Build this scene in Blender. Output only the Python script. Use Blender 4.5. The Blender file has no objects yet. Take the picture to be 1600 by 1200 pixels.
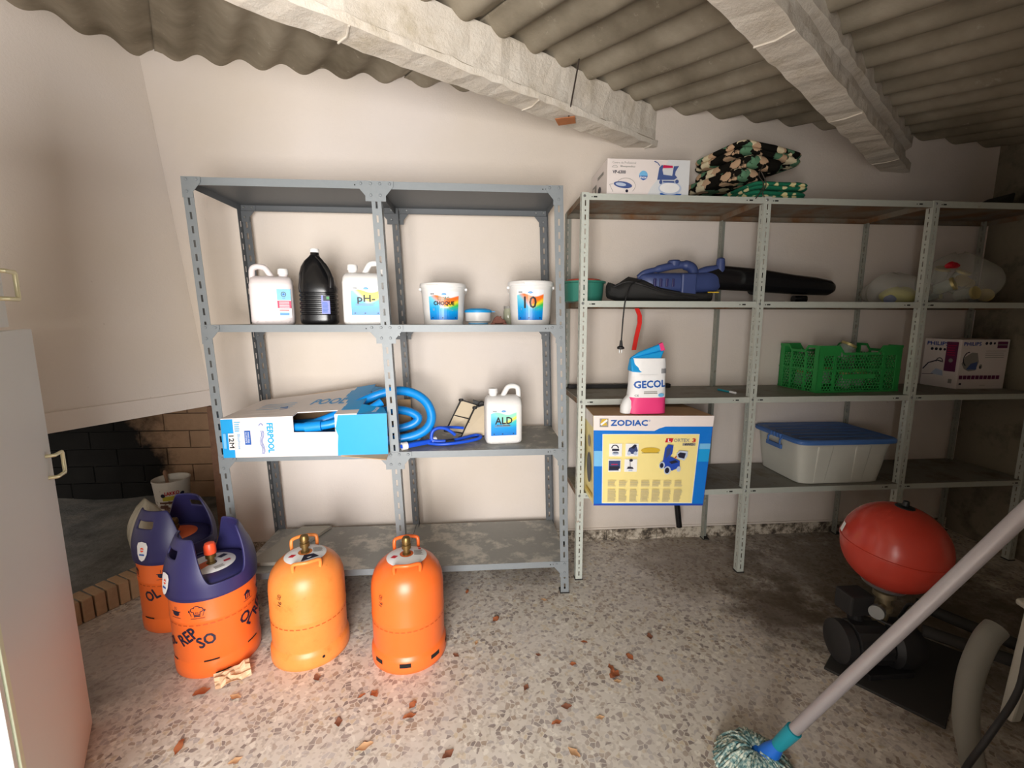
import bpy, math, random
from mathutils import Vector, Matrix
random.seed(7)
PI = math.pi
SC = bpy.context.scene
COL = SC.collection

# ------------------------------------------------------------------ camera, world, light, exposure
cd = bpy.data.cameras.new('camera'); cam = bpy.data.objects.new('camera', cd); COL.objects.link(cam)
cd.sensor_width = 36; cd.sensor_fit = 'HORIZONTAL'; cd.lens = 690/1600*36; cd.clip_start = 0.02
_R = Vector((0.99704696, -0.07678603, 0.00112533)); _U = Vector((0.01003972, 0.14486324, 0.98940075)); _F = Vector((0.07613518, 0.98646771, -0.14520636))
mw = Matrix.Identity(4)
for i in range(3):
    mw[i][0] = _R[i]; mw[i][1] = _U[i]; mw[i][2] = -_F[i]
mw[2][3] = 1.4
cam.matrix_world = mw
SC.camera = cam
W = bpy.data.worlds.new('sky'); SC.world = W; W.use_nodes = True
bg = W.node_tree.nodes['Background']; bg.inputs[0].default_value = (0.78, 0.88, 1.0, 1); bg.inputs[1].default_value = 1.35

def area(name, loc, rot, sx, sy, power, color):
    l = bpy.data.lights.new(name, 'AREA'); l.shape = 'RECTANGLE'; l.size = sx; l.size_y = sy; l.energy = power; l.color = color
    o = bpy.data.objects.new(name, l); COL.objects.link(o); o.location = loc; o.rotation_euler = rot
    return o
area('doorway_daylight', (-0.28, -1.25, 1.0), (math.radians(87), 0, math.radians(2)), 1.4, 1.5, 185, (1.0, 0.97, 0.93))
SC.view_settings.view_transform = 'Standard'; SC.view_settings.look = 'None'
SC.view_settings.gamma = 1; SC.view_settings.use_curve_mapping = False
SC.view_settings.exposure = -0.06

# ------------------------------------------------------------------ materials
def lin(c):
    return tuple(((v/255)/12.92 if v/255 <= .04045 else ((v/255+.055)/1.055)**2.4) for v in c)
def S(r, g, b): return (*lin((r, g, b)), 1)
class NT:
    def __init__(s, name, rough=.5, metal=0, spec=.5):
        s.m = bpy.data.materials.new(name); s.m.use_nodes = True; s.t = s.m.node_tree
        s.b = s.t.nodes['Principled BSDF']; s.b.inputs['Roughness'].default_value = rough
        s.b.inputs['Metallic'].default_value = metal; s.b.inputs['Specular IOR Level'].default_value = spec
    def n(s, ty, **k):
        nd = s.t.nodes.new(ty)
        for a, v in k.items(): setattr(nd, a, v)
        return nd
    def l(s, a, b): s.t.links.new(a, b)
    def pos(s, gen=False):
        if gen: return s.n('ShaderNodeTexCoord').outputs['Generated']
        return s.n('ShaderNodeNewGeometry').outputs['Position']
    def objc(s): return s.n('ShaderNodeTexCoord').outputs['Object']
    def noise(s, vec, scale, detail=4, rough=.55):
        nd = s.n('ShaderNodeTexNoise'); nd.inputs['Scale'].default_value = scale; nd.inputs['Detail'].default_value = detail
        nd.inputs['Roughness'].default_value = rough; s.l(vec, nd.inputs['Vector']); return nd.outputs['Fac']
    def ramp(s, fac, stops, const=False):
        nd = s.n('ShaderNodeValToRGB'); cr = nd.color_ramp
        if const: cr.interpolation = 'CONSTANT'
        while len(cr.elements) < len(stops): cr.elements.new(.5)
        for e, (p, c) in zip(cr.elements, stops): e.position = p; e.color = c if len(c) == 4 else (*c, 1)
        s.l(fac, nd.inputs[0]); return nd.outputs[0]
    def mix(s, fac, a, b, mode='MIX'):
        nd = s.n('ShaderNodeMix', data_type='RGBA', blend_type=mode)
        for sock, v in ((nd.inputs[0], fac), (nd.inputs[6], a), (nd.inputs[7], b)):
            if isinstance(v, (int, float)): sock.default_value = v
            elif isinstance(v, tuple): sock.default_value = v
            else: s.l(v, sock)
        return nd.outputs[2]
    def math(s, op, a, b=0, clamp=False):
        nd = s.n('ShaderNodeMath', operation=op, use_clamp=clamp)
        for i, v in enumerate((a, b)):
            if isinstance(v, (int, float)): nd.inputs[i].default_value = v
            else: s.l(v, nd.inputs[i])
        return nd.outputs[0]
    def sep(s, vec):
        nd = s.n('ShaderNodeSeparateXYZ'); s.l(vec, nd.inputs[0]); return nd.outputs
    def bump(s, h, st=.3, dist=.002):
        nd = s.n('ShaderNodeBump'); nd.inputs['Strength'].default_value = st; nd.inputs['Distance'].default_value = dist
        s.l(h, nd.inputs['Height']); s.l(nd.outputs[0], s.b.inputs['Normal'])
    def col(s, c):
        if isinstance(c, tuple): s.b.inputs['Base Color'].default_value = c
        else: s.l(c, s.b.inputs['Base Color'])
        return s
BW = ((0, 0, 0, 1), (1, 1, 1, 1))
def plain(name, c, rough=.5, metal=0, spec=.5, var=.0, vs=30):
    m = NT(name, rough, metal, spec)
    v = var or .03
    f = m.noise(m.objc(), vs, 3)
    m.col(m.mix(f, tuple(x*(1-v) for x in c[:3])+(1,), tuple(min(1, x*(1+v)) for x in c[:3])+(1,)))
    return m.m
def rusty(name, c, rust, lo, hi, rough=.5, metal=.2, scale=14, dust=None):
    m = NT(name, rough, metal)
    p = m.pos(); f = m.noise(p, scale, 6, .65)
    k = m.ramp(f, [(lo, BW[0]), (hi, BW[1])])
    g = m.noise(p, 55, 4)
    base = m.mix(g, tuple(x*.88 for x in c[:3])+(1,), c)
    if dust:
        d = m.ramp(m.noise(p, 9, 7, .7), [(.5, BW[0]), (.62, BW[1])])
        base = m.mix(m.math('MULTIPLY', d, .75), base, dust)
    m.col(m.mix(k, base, rust)); m.bump(g, .15, .001)
    return m.m

def wall_mat():
    m = NT('painted_plaster', .85, 0, .2); p = m.pos()
    f = m.noise(p, 1.1, 3); g = m.noise(p, 90, 6, .7)
    c = m.mix(m.ramp(f, [(.35, BW[0]), (.65, BW[1])]), S(222, 210, 197), S(226, 216, 209))
    # dirty damp band close to the floor, scuffed spots
    z = m.sep(p)[2]
    low = m.ramp(m.math('ADD', z, m.math('MULTIPLY', m.noise(p, 5, 5), .16)), [(.10, BW[1]), (.24, BW[0])])
    c = m.mix(m.math('MULTIPLY', low, .55), c, S(186, 176, 160))
    sp = m.ramp(m.noise(p, 26, 2), [(.77, BW[0]), (.79, BW[1])])
    c = m.mix(m.math('MULTIPLY', sp, .25), c, S(150, 120, 105))
    m.col(c); m.bump(m.math('ADD', g, m.math('MULTIPLY', m.noise(p, 9, 3), 1.4)), .35, .004)
    return m.m
def roof_mat():
    m = NT('fibre_cement', .9, 0, .1); p = m.pos()
    f = m.noise(p, 2.2, 5, .6); g = m.noise(p, 70, 6, .7)
    c = m.ramp(f, [(.3, S(110, 101, 86)), (.5, S(142, 133, 117)), (.68, S(166, 157, 141))])
    sp = m.ramp(m.noise(p, 13, 5, .75), [(.62, BW[0]), (.70, BW[1])])
    c = m.mix(m.math('MULTIPLY', sp, .5), c, S(188, 180, 164))
    m.col(c); m.bump(g, .4, .003); return m.m
def beam_mat():
    m = NT('limewashed_concrete', .9, 0, .1); p = m.pos()
    f = m.noise(p, 6, 7, .7); g = m.noise(p, 45, 7, .75)
    c = m.ramp(f, [(.3, S(196, 184, 164)), (.45, S(220, 210, 196)), (.7, S(232, 225, 214))])
    m.col(c); m.bump(m.math('ADD', g, m.math('MULTIPLY', f, 1.5)), .6, .008); return m.m
def floor_mat():
    m = NT('terrazzo', .42, 0, .4); p = m.pos()
    nz = m.n('ShaderNodeTexNoise'); nz.inputs['Scale'].default_value = 18; m.l(p, nz.inputs['Vector'])
    ad = m.n('ShaderNodeVectorMath', operation='MULTIPLY_ADD'); m.l(nz.outputs['Color'], ad.inputs[0]); ad.inputs[1].default_value = (.03, .03, .03); m.l(p, ad.inputs[2])
    v = m.n('ShaderNodeTexVoronoi', voronoi_dimensions='2D'); v.inputs['Scale'].default_value = 58; m.l(ad.outputs[0], v.inputs['Vector'])
    ve = m.n('ShaderNodeTexVoronoi', voronoi_dimensions='2D', feature='DISTANCE_TO_EDGE'); ve.inputs['Scale'].default_value = 58; m.l(ad.outputs[0], ve.inputs['Vector'])
    rr = m.sep(v.outputs['Color'])
    chip = m.ramp(rr[0], [(0, S(112, 98, 96)), (.12, S(138, 122, 116)), (.24, S(158, 138, 120)), (.40, S(178, 172, 170)), (.50, S(206, 190, 162)), (.6, S(232, 226, 214)), (.75, S(206, 197, 184))], True)
    edge = m.ramp(ve.outputs['Distance'], [(.06, BW[0]), (.10, BW[1])])
    present = m.ramp(rr[1], [(.0, BW[1]), (.66, BW[0])], True)
    base = m.mix(m.noise(p, 22, 4), S(204, 196, 184), S(222, 215, 204))
    c = m.mix(m.math('MULTIPLY', m.math('MULTIPLY', edge, present), .8), base, chip)
    # fine chips
    v2 = m.n('ShaderNodeTexVoronoi', voronoi_dimensions='2D'); v2.inputs['Scale'].default_value = 120; m.l(p, v2.inputs['Vector'])
    f2 = m.ramp(m.sep(v2.outputs['Color'])[0], [(0, BW[1]), (.22, BW[0])], True)
    c = m.mix(m.math('MULTIPLY', f2, .35), c, S(150, 136, 124))
    # worn dusty film
    d = m.ramp(m.noise(p, 3.2, 6, .65), [(.42, BW[0]), (.66, BW[1])])
    c = m.mix(m.math('MULTIPLY', d, .55), c, S(212, 205, 200))
    # dirt, plus shade painted onto the floor at the right
    def blob(cx, cy, r, st, colr, c, sc=6):
        sx = m.sep(p)
        dx = m.math('SUBTRACT', sx[0], cx); dy = m.math('SUBTRACT', sx[1], cy)
        q = m.math('SQRT', m.math('ADD', m.math('MULTIPLY', dx, dx), m.math('MULTIPLY', dy, dy)))
        q = m.math('SUBTRACT', m.math('DIVIDE', q, r), m.math('MULTIPLY', m.math('SUBTRACT', m.noise(p, sc, 6, .7), .5), 1.6))
        k = m.ramp(q, [(.45, BW[1]), (1.0, BW[0])])
        return m.mix(m.math('MULTIPLY', k, st), c, colr)
    c = blob(1.45, 1.86, .30, .75, S(74, 56, 38), c)
    c = blob(1.30, 2.35, .50, .55, S(110, 92, 72), c)
    c = blob(2.1, 2.1, .85, .75, S(92, 78, 60), c)  # painted shade: wide blob darkening the right-hand floor
    c = blob(2.4, 1.2, 1.15, .75, S(84, 72, 56), c)  # painted shade: front part of the dim right side
    c = blob(.3, 2.45, .35, .5, S(104, 90, 72), c)
    c = blob(-1.5, 1.75, .5, .7, S(150, 144, 138), c, 9)
    c = blob(-1.55, 1.5, .2, .6, S(96, 84, 76), c, 9)
    c = blob(-.75, 2.1, .35, .5, S(150, 140, 132), c, 9)
    m.col(c); m.bump(m.noise(p, 60, 4), .12, .002); return m.m
M = {}
M['wall'] = wall_mat(); M['shadewall'] = rusty('shaded_plaster', S(138, 130, 112), S(74, 66, 54), .5, .72, .9, 0, 5); M['roof'] = roof_mat(); M['beam'] = beam_mat(); M['floor'] = floor_mat()
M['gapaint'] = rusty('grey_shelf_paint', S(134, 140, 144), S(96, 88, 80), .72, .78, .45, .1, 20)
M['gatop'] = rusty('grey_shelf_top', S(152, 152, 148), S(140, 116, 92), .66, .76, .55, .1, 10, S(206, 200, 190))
M['gashade'] = rusty('grey_shelf_paint_shaded', S(96, 99, 102), S(70, 66, 62), .7, .78, .5, .1, 20)  # same paint, darker: shade painted into undersides and back parts
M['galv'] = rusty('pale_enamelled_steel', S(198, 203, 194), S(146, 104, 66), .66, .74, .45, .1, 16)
M['galvside'] = rusty('pale_enamelled_steel_dark', S(150, 152, 142), S(110, 92, 72), .6, .72, .55, .1, 16)  # darker, rustier steel for the back posts
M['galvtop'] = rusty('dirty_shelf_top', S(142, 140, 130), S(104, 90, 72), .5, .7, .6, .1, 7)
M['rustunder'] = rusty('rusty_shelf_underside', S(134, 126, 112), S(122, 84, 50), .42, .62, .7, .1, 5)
M['bolt'] = plain('bolt_steel', S(150, 152, 152), .35, .7)
M['white'] = plain('white_plastic', S(238, 236, 234), .38)
M['milky'] = plain('milky_plastic', S(232, 222, 222), .42)
M['black'] = plain('black_plastic', S(20, 20, 22), .22)
M['blackm'] = plain('black_matt_plastic', S(34, 33, 34), .6)
M['dark'] = plain('dark_void', S(14, 13, 12), .9)
M['orange'] = plain('bright_orange_enamel', S(236, 108, 44), .33, 0, .5, .05, 8)
M['navy'] = plain('navy_plastic', S(46, 44, 92), .42, 0, .5, .08, 12)
M['brass'] = plain('old_brass', S(128, 104, 62), .4, .8, .5, .2, 40)
M['redcap'] = plain('orange_red_cap', S(250, 88, 50), .4)
M['red'] = plain('red_print', S(200, 24, 44), .5)
M['inkred'] = plain('crimson_print', S(206, 30, 84), .5)
M['pink'] = plain('pink_print', S(236, 62, 128), .5)
M['ink'] = plain('dark_ink', S(28, 28, 52), .5)
M['inkblack'] = plain('black_ink', S(22, 24, 26), .5)
M['inkblue'] = plain('blue_ink', S(28, 92, 178), .5)
M['inkgrey'] = plain('grey_ink', S(150, 146, 140), .6)
M['inkpale'] = plain('pale_grey_ink', S(196, 186, 150), .6)
M['paper'] = plain('white_paper', S(240, 240, 240), .6)
M['cyan'] = plain('cyan_print', S(20, 158, 226), .5)
M['ltblue'] = plain('light_blue_print', S(120, 190, 236), .5)
M['yellow'] = plain('pale_yellow_print', S(246, 228, 152), .45)
M['yellowd'] = plain('dark_yellow_print', S(214, 178, 52), .5)
M['boxblue'] = plain('carton_blue', S(14, 118, 214), .4)
M['boxnavy'] = plain('carton_navy', S(34, 72, 176), .4)
M['boxwhite'] = plain('carton_white', S(236, 226, 222), .5)
M['card'] = plain('brown_cardboard', S(190, 156, 120), .8, 0, .2, .08, 30)
M['hose'] = plain('blue_pool_hose', S(14, 142, 226), .35)
M['royal'] = plain('royal_blue_plastic', S(26, 84, 214), .4)
M['alu'] = plain('dull_aluminium', S(158, 158, 156), .4, .6)
M['green'] = plain('green_crate_plastic', S(44, 146, 70), .45, 0, .5, .08, 10)
M['potgreen'] = plain('dark_teal_plastic', S(52, 124, 108), .35)
M['potred'] = plain('red_orange_lid', S(206, 84, 60), .45)
M['blower'] = plain('dark_blue_plastic', S(58, 72, 120), .45, 0, .5, .1, 20)
M['cloth'] = plain('black_nylon', S(38, 37, 36), .85)
M['redplastic'] = plain('red_plastic_strip', S(232, 40, 32), .5)
M['tubgrey'] = plain('translucent_tub_plastic', S(206, 206, 196), .45)
M['tublid'] = plain('blue_tub_lid', S(74, 116, 182), .45)
M['tank'] = plain('red_tank_enamel', S(188, 62, 48), .25, 0, .5, .06, 10)
M['rubber'] = plain('dark_rubber', S(44, 42, 40), .8)
M['pump'] = plain('dark_pump_casting', S(38, 37, 38), .55, .2)
M['brasspipe'] = plain('brass_fitting', S(140, 126, 100), .45, .6, .5, .15, 40)
M['pvc'] = plain('grey_pipe', S(122, 120, 112), .65)
M['locker'] = plain('locker_grey', S(222, 225, 222), .45, 0, .4, .02, 3)
M['handle'] = plain('pale_gold_handle', S(226, 218, 180), .35, .4)
M['frame_pale'] = plain('pale_green_frame', S(226, 236, 208), .5)
M['pole'] = plain('grey_mop_pole', S(160, 154, 156), .4, .2)
M['teal'] = plain('teal_plastic', S(20, 140, 158), .4)
M['mopblue'] = plain('bright_blue_plastic', S(20, 104, 206), .4)
M['glass'] = plain('jar_glass', S(170, 172, 150), .12)
M['gold'] = plain('gold_jar_lid', S(206, 190, 130), .35, .5)
M['stone'] = plain('red_brown_stone', S(150, 104, 92), .8, 0, .3, .25, 60)
M['leaf'] = plain('dry_leaf_brown', S(168, 100, 66), .8, 0, .2, .3, 60)
M['leaf2'] = plain('dry_leaf_tan', S(206, 164, 124), .8, 0, .2, .2, 60)
M['leaf3'] = plain('dry_leaf_dark', S(134, 88, 68), .8, 0, .2, .3, 60)
M['crumple'] = plain('crumpled_tan_paper', S(214, 180, 146), .8)
M['rustplate'] = plain('rusty_tin', S(190, 122, 78), .7, .2, .4, .2, 30)
M['wire'] = plain('dark_wire', S(70, 60, 54), .6, .4)
M['steelblue'] = plain('steel_blue_print', S(72, 92, 148), .5)
M['ltgreyblue'] = plain('light_grey_blue_print', S(188, 200, 222), .5)
M['inknavy'] = plain('navy_print', S(28, 62, 150), .5)
M['purple'] = plain('purple_print', S(108, 38, 84), .5)
M['yellowolive'] = plain('olive_yellow', S(196, 188, 60), .7)
M['brownink'] = plain('brown_print', S(96, 62, 52), .6)
M['brushwood'] = plain('brush_wood', S(150, 116, 92), .7, 0, .3, .2, 40)
M['cream'] = plain('cream_piping', S(226, 212, 170), .8)
M['lilac'] = plain('lilac_label', S(128, 136, 214), .5)
M['dustywhite'] = plain('dusty_white_plastic', S(206, 204, 192), .6, 0, .4, .1, 14)
M['carton_tint'] = plain('carton_pale_grey', S(222, 224, 226), .5)
def mk(name, f):
    m = NT(name, .5); f(m); M[name] = m.m
def f_used(m):
    m.b.inputs['Roughness'].default_value = .38
    p = m.objc(); n1 = m.noise(p, 7, 7, .75); n2 = m.noise(p, 28, 6, .7)
    c = m.mix(n2, S(226, 128, 58), S(236, 146, 72))
    k = m.ramp(n1, [(.56, BW[0]), (.66, BW[1])])
    c = m.mix(m.math('MULTIPLY', k, .45), c, S(190, 92, 30))
    k2 = m.ramp(m.noise(p, 40, 6, .8), [(.66, BW[0]), (.72, BW[1])])
    c = m.mix(m.math('MULTIPLY', k2, .6), c, S(110, 66, 34)); m.col(c); m.bump(n2, .2, .001)
mk('orange_used', f_used)
def f_fire(m):
    m.b.inputs['Roughness'].default_value = .9; m.b.inputs['Specular IOR Level'].default_value = .15
    p = m.pos(); s = m.sep(p)
    # soot: everything left of an irregular flame-shaped border is black, brown firebrick remains at the right
    q = m.math('ADD', m.math('ADD', s[0], m.math('MULTIPLY', s[2], .30)), m.math('MULTIPLY', m.math('SUBTRACT', m.noise(p, 3.5, 5, .7), .5), .55))
    soot = m.ramp(m.math('ADD', q, 2.75), [(.56, BW[1]), (.74, BW[0])])
    br = m.mix(m.noise(p, 9, 6, .7), S(140, 112, 88), S(190, 156, 126))
    blk = m.mix(m.noise(p, 5, 5), S(14, 13, 12), S(38, 37, 35))
    m.col(m.mix(soot, br, blk)); m.bump(m.noise(p, 60, 6, .7), .4, .003)
mk('firebrick', f_fire)
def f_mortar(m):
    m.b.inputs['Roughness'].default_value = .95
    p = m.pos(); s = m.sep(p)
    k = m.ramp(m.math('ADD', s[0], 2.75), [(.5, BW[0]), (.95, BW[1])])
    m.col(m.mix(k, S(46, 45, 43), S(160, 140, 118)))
mk('fire_mortar', f_mortar)
def f_hearth(m):
    m.b.inputs['Roughness'].default_value = .95; p = m.pos()
    c = m.ramp(m.noise(p, 4.5, 7, .7), [(.3, S(84, 83, 81)), (.52, S(126, 126, 123)), (.72, S(158, 153, 143))])
    m.col(c); m.bump(m.noise(p, 14, 6, .7), .6, .015)
mk('hearth_ash', f_hearth)
def f_hb(m):
    m.b.inputs['Roughness'].default_value = .9; p = m.pos()
    oi = m.n('ShaderNodeObjectInfo').outputs['Random']
    c = m.mix(m.noise(p, 30, 6, .7), S(150, 122, 96), S(196, 166, 134))
    c = m.mix(m.math('MULTIPLY', oi, .5), c, S(200, 160, 118)); m.col(c); m.bump(m.noise(p, 50, 5), .5, .004)
mk('hearth_brick', f_hb)
def f_skirt(m):
    p = m.pos(); f = m.noise(p, 16, 7, .75)
    m.col(m.ramp(f, [(.40, S(72, 64, 56)), (.47, S(140, 128, 112)), (.56, S(204, 194, 178))])); m.b.inputs['Roughness'].default_value = .6
mk('terrazzo_skirting', f_skirt)
def f_floral(m):
    m.b.inputs['Roughness'].default_value = .9; m.b.inputs['Specular IOR Level'].default_value = .1
    nz = m.n('ShaderNodeTexNoise'); nz.inputs['Scale'].default_value = 30; p = m.objc(); m.l(p, nz.inputs['Vector'])
    ad = m.n('ShaderNodeVectorMath', operation='MULTIPLY_ADD'); m.l(nz.outputs['Color'], ad.inputs[0]); ad.inputs[1].default_value = (.05, .05, .05); m.l(p, ad.inputs[2])
    v = m.n('ShaderNodeTexVoronoi'); v.inputs['Scale'].default_value = 22; m.l(ad.outputs[0], v.inputs['Vector'])
    r = m.sep(v.outputs['Color'])
    c = m.ramp(r[0], [(0, S(26, 24, 20)), (.22, S(206, 172, 140)), (.50, S(96, 138, 108)), (.68, S(232, 218, 184)), (.86, S(28, 26, 22))], True)
    e = m.ramp(v.outputs['Distance'], [(.62, BW[0]), (.74, BW[1])])
    m.col(m.mix(e, c, S(20, 19, 17)))
mk('floral_cloth', f_floral)
def f_green(m):
    m.b.inputs['Roughness'].default_value = .9; p = m.pos()
    nz = m.n('ShaderNodeTexNoise'); nz.inputs['Scale'].default_value = 20; m.l(p, nz.inputs['Vector'])
    ad = m.n('ShaderNodeVectorMath', operation='MULTIPLY_ADD'); m.l(nz.outputs['Color'], ad.inputs[0]); ad.inputs[1].default_value = (.02, .02, .02); m.l(p, ad.inputs[2])
    v = m.n('ShaderNodeTexVoronoi'); v.inputs['Scale'].default_value = 19; v.inputs['Randomness'].default_value = .6; m.l(ad.outputs[0], v.inputs['Vector'])
    k = m.ramp(v.outputs['Distance'], [(.30, BW[1]), (.36, BW[0])])
    m.col(m.mix(k, S(18, 116, 84), S(240, 228, 176)))
mk('green_dotted_cloth', f_green)
def label_mat(name, right, mid):
    def f(m):
        m.b.inputs['Roughness'].default_value = .35
        g = m.sep(m.pos(True)); u, v = g[0], g[2]
        c = m.ramp(v, [(0, S(0, 120, 214)), (.4, S(6, 166, 232)), (.75, S(120, 214, 236))])
        k = m.ramp(m.math('ADD', u, m.math('MULTIPLY', v, .9)), [(.78, BW[0]), (1.05, BW[1])])
        k = m.math('MULTIPLY', k, m.ramp(v, [(.28, BW[0]), (.5, BW[1])]))
        rc = m.ramp(m.math('SUBTRACT', v, m.math('MULTIPLY', m.math('SUBTRACT', u, .8), .5)), [(.32, mid), (.45, mid), (.56, S(250, 226, 40)), (.66, right), (1, right)])
        c = m.mix(k, c, rc)
        wv = m.math('SUBTRACT', v, m.math('MULTIPLY', m.math('SINE', m.math('MULTIPLY', u, 7)), .05))
        c = m.mix(m.ramp(wv, [(.80, BW[0]), (.84, BW[1])]), c, S(244, 246, 250))
        m.col(c)
    mk(name, f)
label_mat('label_orange', S(255, 120, 40), S(60, 200, 80))
label_mat('label_yellow', S(246, 232, 60), S(80, 200, 150))
label_mat('label_aqua', S(150, 226, 200), S(60, 200, 200))
def f_bucket(m):
    m.b.inputs['Roughness'].default_value = .5; p = m.objc(); s = m.sep(p)
    k = m.ramp(m.math('ADD', m.math('MULTIPLY', m.noise(p, 24, 5, .7), 1.0), m.math('MULTIPLY', s[2], -1.2)), [(.46, BW[0]), (.52, BW[1])])
    m.col(m.mix(k, S(226, 222, 212), S(120, 84, 66)))
mk('stained_bucket', f_bucket)
def f_bag(name, c, alpha, rough=.25):
    m = NT(name, rough); f = m.noise(m.objc(), 22, 4)
    m.col(m.mix(f, c, tuple(min(1, x*1.2) for x in c[:3])+(1,)))
    m.b.inputs['Alpha'].default_value = alpha; m.bump(m.noise(m.objc(), 30, 3), .6, .01); M[name] = m.m
f_bag('clear_bag', S(224, 224, 216), .3); f_bag('sack_film', S(196, 190, 172), .8)
f_bag('clear_glass', S(206, 216, 206), .35, .08)
def f_mop(m):
    m.b.inputs['Roughness'].default_value = .9
    oi = m.noise(m.objc(), 90, 2)
    m.col(m.ramp(oi, [(.35, S(70, 112, 116)), (.5, S(132, 160, 156)), (.62, S(206, 214, 200))]))
mk('mop_yarn', f_mop)

# ------------------------------------------------------------------ mesh builder
class MB:
    def __init__(s): s.v = []; s.f = []; s.mi = []; s.cur = 0; s.xf = None
    def add(s, vs, fs, mi=None):
        o = len(s.v); mi = s.cur if mi is None else mi
        for p in vs:
            p = Vector(p)
            if s.xf is not None: p = s.xf @ p
            s.v.append(p)
        for k, f in enumerate(fs): s.f.append([i+o for i in f]); s.mi.append(mi[k] if isinstance(mi, list) else mi)
    def box(s, x0, x1, y0, y1, z0, z1, mi=None, rot=None):
        vs = [(x, y, z) for z in (z0, z1) for y in (y0, y1) for x in (x0, x1)]
        if rot is not None:
            c = Vector(((x0+x1)/2, (y0+y1)/2, (z0+z1)/2)); vs = [c + rot @ (Vector(p)-c) for p in vs]
        s.add(vs, [(0, 2, 3, 1), (4, 5, 7, 6), (0, 1, 5, 4), (2, 6, 7, 3), (0, 4, 6, 2), (1, 3, 7, 5)], mi)
    def hexa(s, P, mi=None):  # 8 points, same order as box
        s.add(P, [(0, 2, 3, 1), (4, 5, 7, 6), (0, 1, 5, 4), (2, 6, 7, 3), (0, 4, 6, 2), (1, 3, 7, 5)], mi)
    def rings(s, rings, mi=None, cap=True, close=False):
        n = len(rings[0]); o = [p for r in rings for p in r]; fs = []
        for i in range(len(rings)-(0 if close else 1)):
            a = i*n; b = ((i+1) % len(rings))*n
            for j in range(n): k = (j+1) % n; fs.append((a+j, a+k, b+k, b+j))
        if cap and not close: fs.append(tuple(range(n-1, -1, -1))); b = (len(rings)-1)*n; fs.append(tuple(range(b, b+n)))
        s.add(o, fs, mi)
    def lathe(s, prof, n=32, c=(0, 0, 0), mi=None, cap=True):
        s.rings([[(c[0]+r*math.cos(2*PI*j/n), c[1]+r*math.sin(2*PI*j/n), c[2]+z) for j in range(n)] for r, z in prof], mi, cap)
    def loft(s, secs, n=36, mi=None):   # (z, w, d, cx, cy, e)
        R = []
        for z, w, d, cx, cy, e in secs:
            r = []
            for j in range(n):
                a = 2*PI*j/n; ca, sa = math.cos(a), math.sin(a)
                r.append((cx + w/2*math.copysign(abs(ca)**(2/e), ca), cy + d/2*math.copysign(abs(sa)**(2/e), sa), z))
            R.append(r)
        s.rings(R, mi)
    def tube(s, pts, r, n=10, mi=None, close=False, flat=1.0, cap=True):
        pts = [Vector(p) for p in pts]; m = len(pts); R = []
        rr = r if isinstance(r, (list, tuple)) else [r]*m
        nrm = None
        for i in range(m):
            if close: t = (pts[(i+1) % m]-pts[i-1]).normalized()
            else: t = (pts[min(i+1, m-1)]-pts[max(i-1, 0)]).normalized()
            if nrm is None:
                nrm = t.cross(Vector((0, 0, 1)))
                if nrm.length < 1e-3: nrm = t.cross(Vector((0, 1, 0)))
            nrm = (nrm - t*nrm.dot(t)).normalized(); bn = t.cross(nrm)
            R.append([pts[i]+nrm*rr[i]*math.cos(2*PI*j/n)*flat+bn*rr[i]*math.sin(2*PI*j/n) for j in range(n)])
        s.rings(R, mi, cap, close)
    def obj(s, name, mats, parent=None, smooth=None, bevel=0, solid=0, sub=0, loc=None):
        me = bpy.data.meshes.new(name); me.from_pydata([tuple(v) for v in s.v], [], s.f); 
        mats = mats if isinstance(mats, (list, tuple)) else [mats]
        for m in mats: me.materials.append(M[m] if isinstance(m, str) else m)
        me.polygons.foreach_set('material_index', s.mi)
        if smooth is not None:
            me.polygons.foreach_set('use_smooth', [True]*len(me.polygons))
            me.update(); me.set_sharp_from_angle(angle=math.radians(smooth))
        me.update()
        o = bpy.data.objects.new(name, me); COL.objects.link(o)
        if parent: o.parent = parent
        if loc: o.location = loc
        if solid: md = o.modifiers.new('solid', 'SOLIDIFY'); md.thickness = solid; md.offset = 0
        if bevel: md = o.modifiers.new('bevel', 'BEVEL'); md.width = bevel; md.segments = 2; md.limit_method = 'ANGLE'
        if sub: md = o.modifiers.new('sub', 'SUBSURF'); md.levels = sub; md.render_levels = sub
        return o
def tag(o, label, cat, group=None):
    o['label'] = label; o['category'] = cat
    if group: o['group'] = group
    return o
def thing(name, label, cat, loc=(0, 0, 0), rz=0, group=None, rx=0, ry=0):
    o = bpy.data.objects.new(name, None); COL.objects.link(o); o.location = loc; o.rotation_euler = (rx, ry, rz)
    o.empty_display_size = .05
    return tag(o, label, cat, group)
def struct(o): o['kind'] = 'structure'; return o
def spline(P, n=8, close=False):
    P = [Vector(p) for p in P]; out = []; m = len(P)
    for i in range(m if close else m-1):
        if close: a, b, c, d = P[i-1], P[i], P[(i+1) % m], P[(i+2) % m]
        else: a, b, c, d = P[max(i-1, 0)], P[i], P[i+1], P[min(i+2, m-1)]
        for k in range(n):
            t = k/n; out.append(.5*((2*b)+(c-a)*t+(2*a-5*b+4*c-d)*t*t+(3*b-a-3*c+d)*t**3))
    if not close: out.append(P[-1])
    return out

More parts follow.
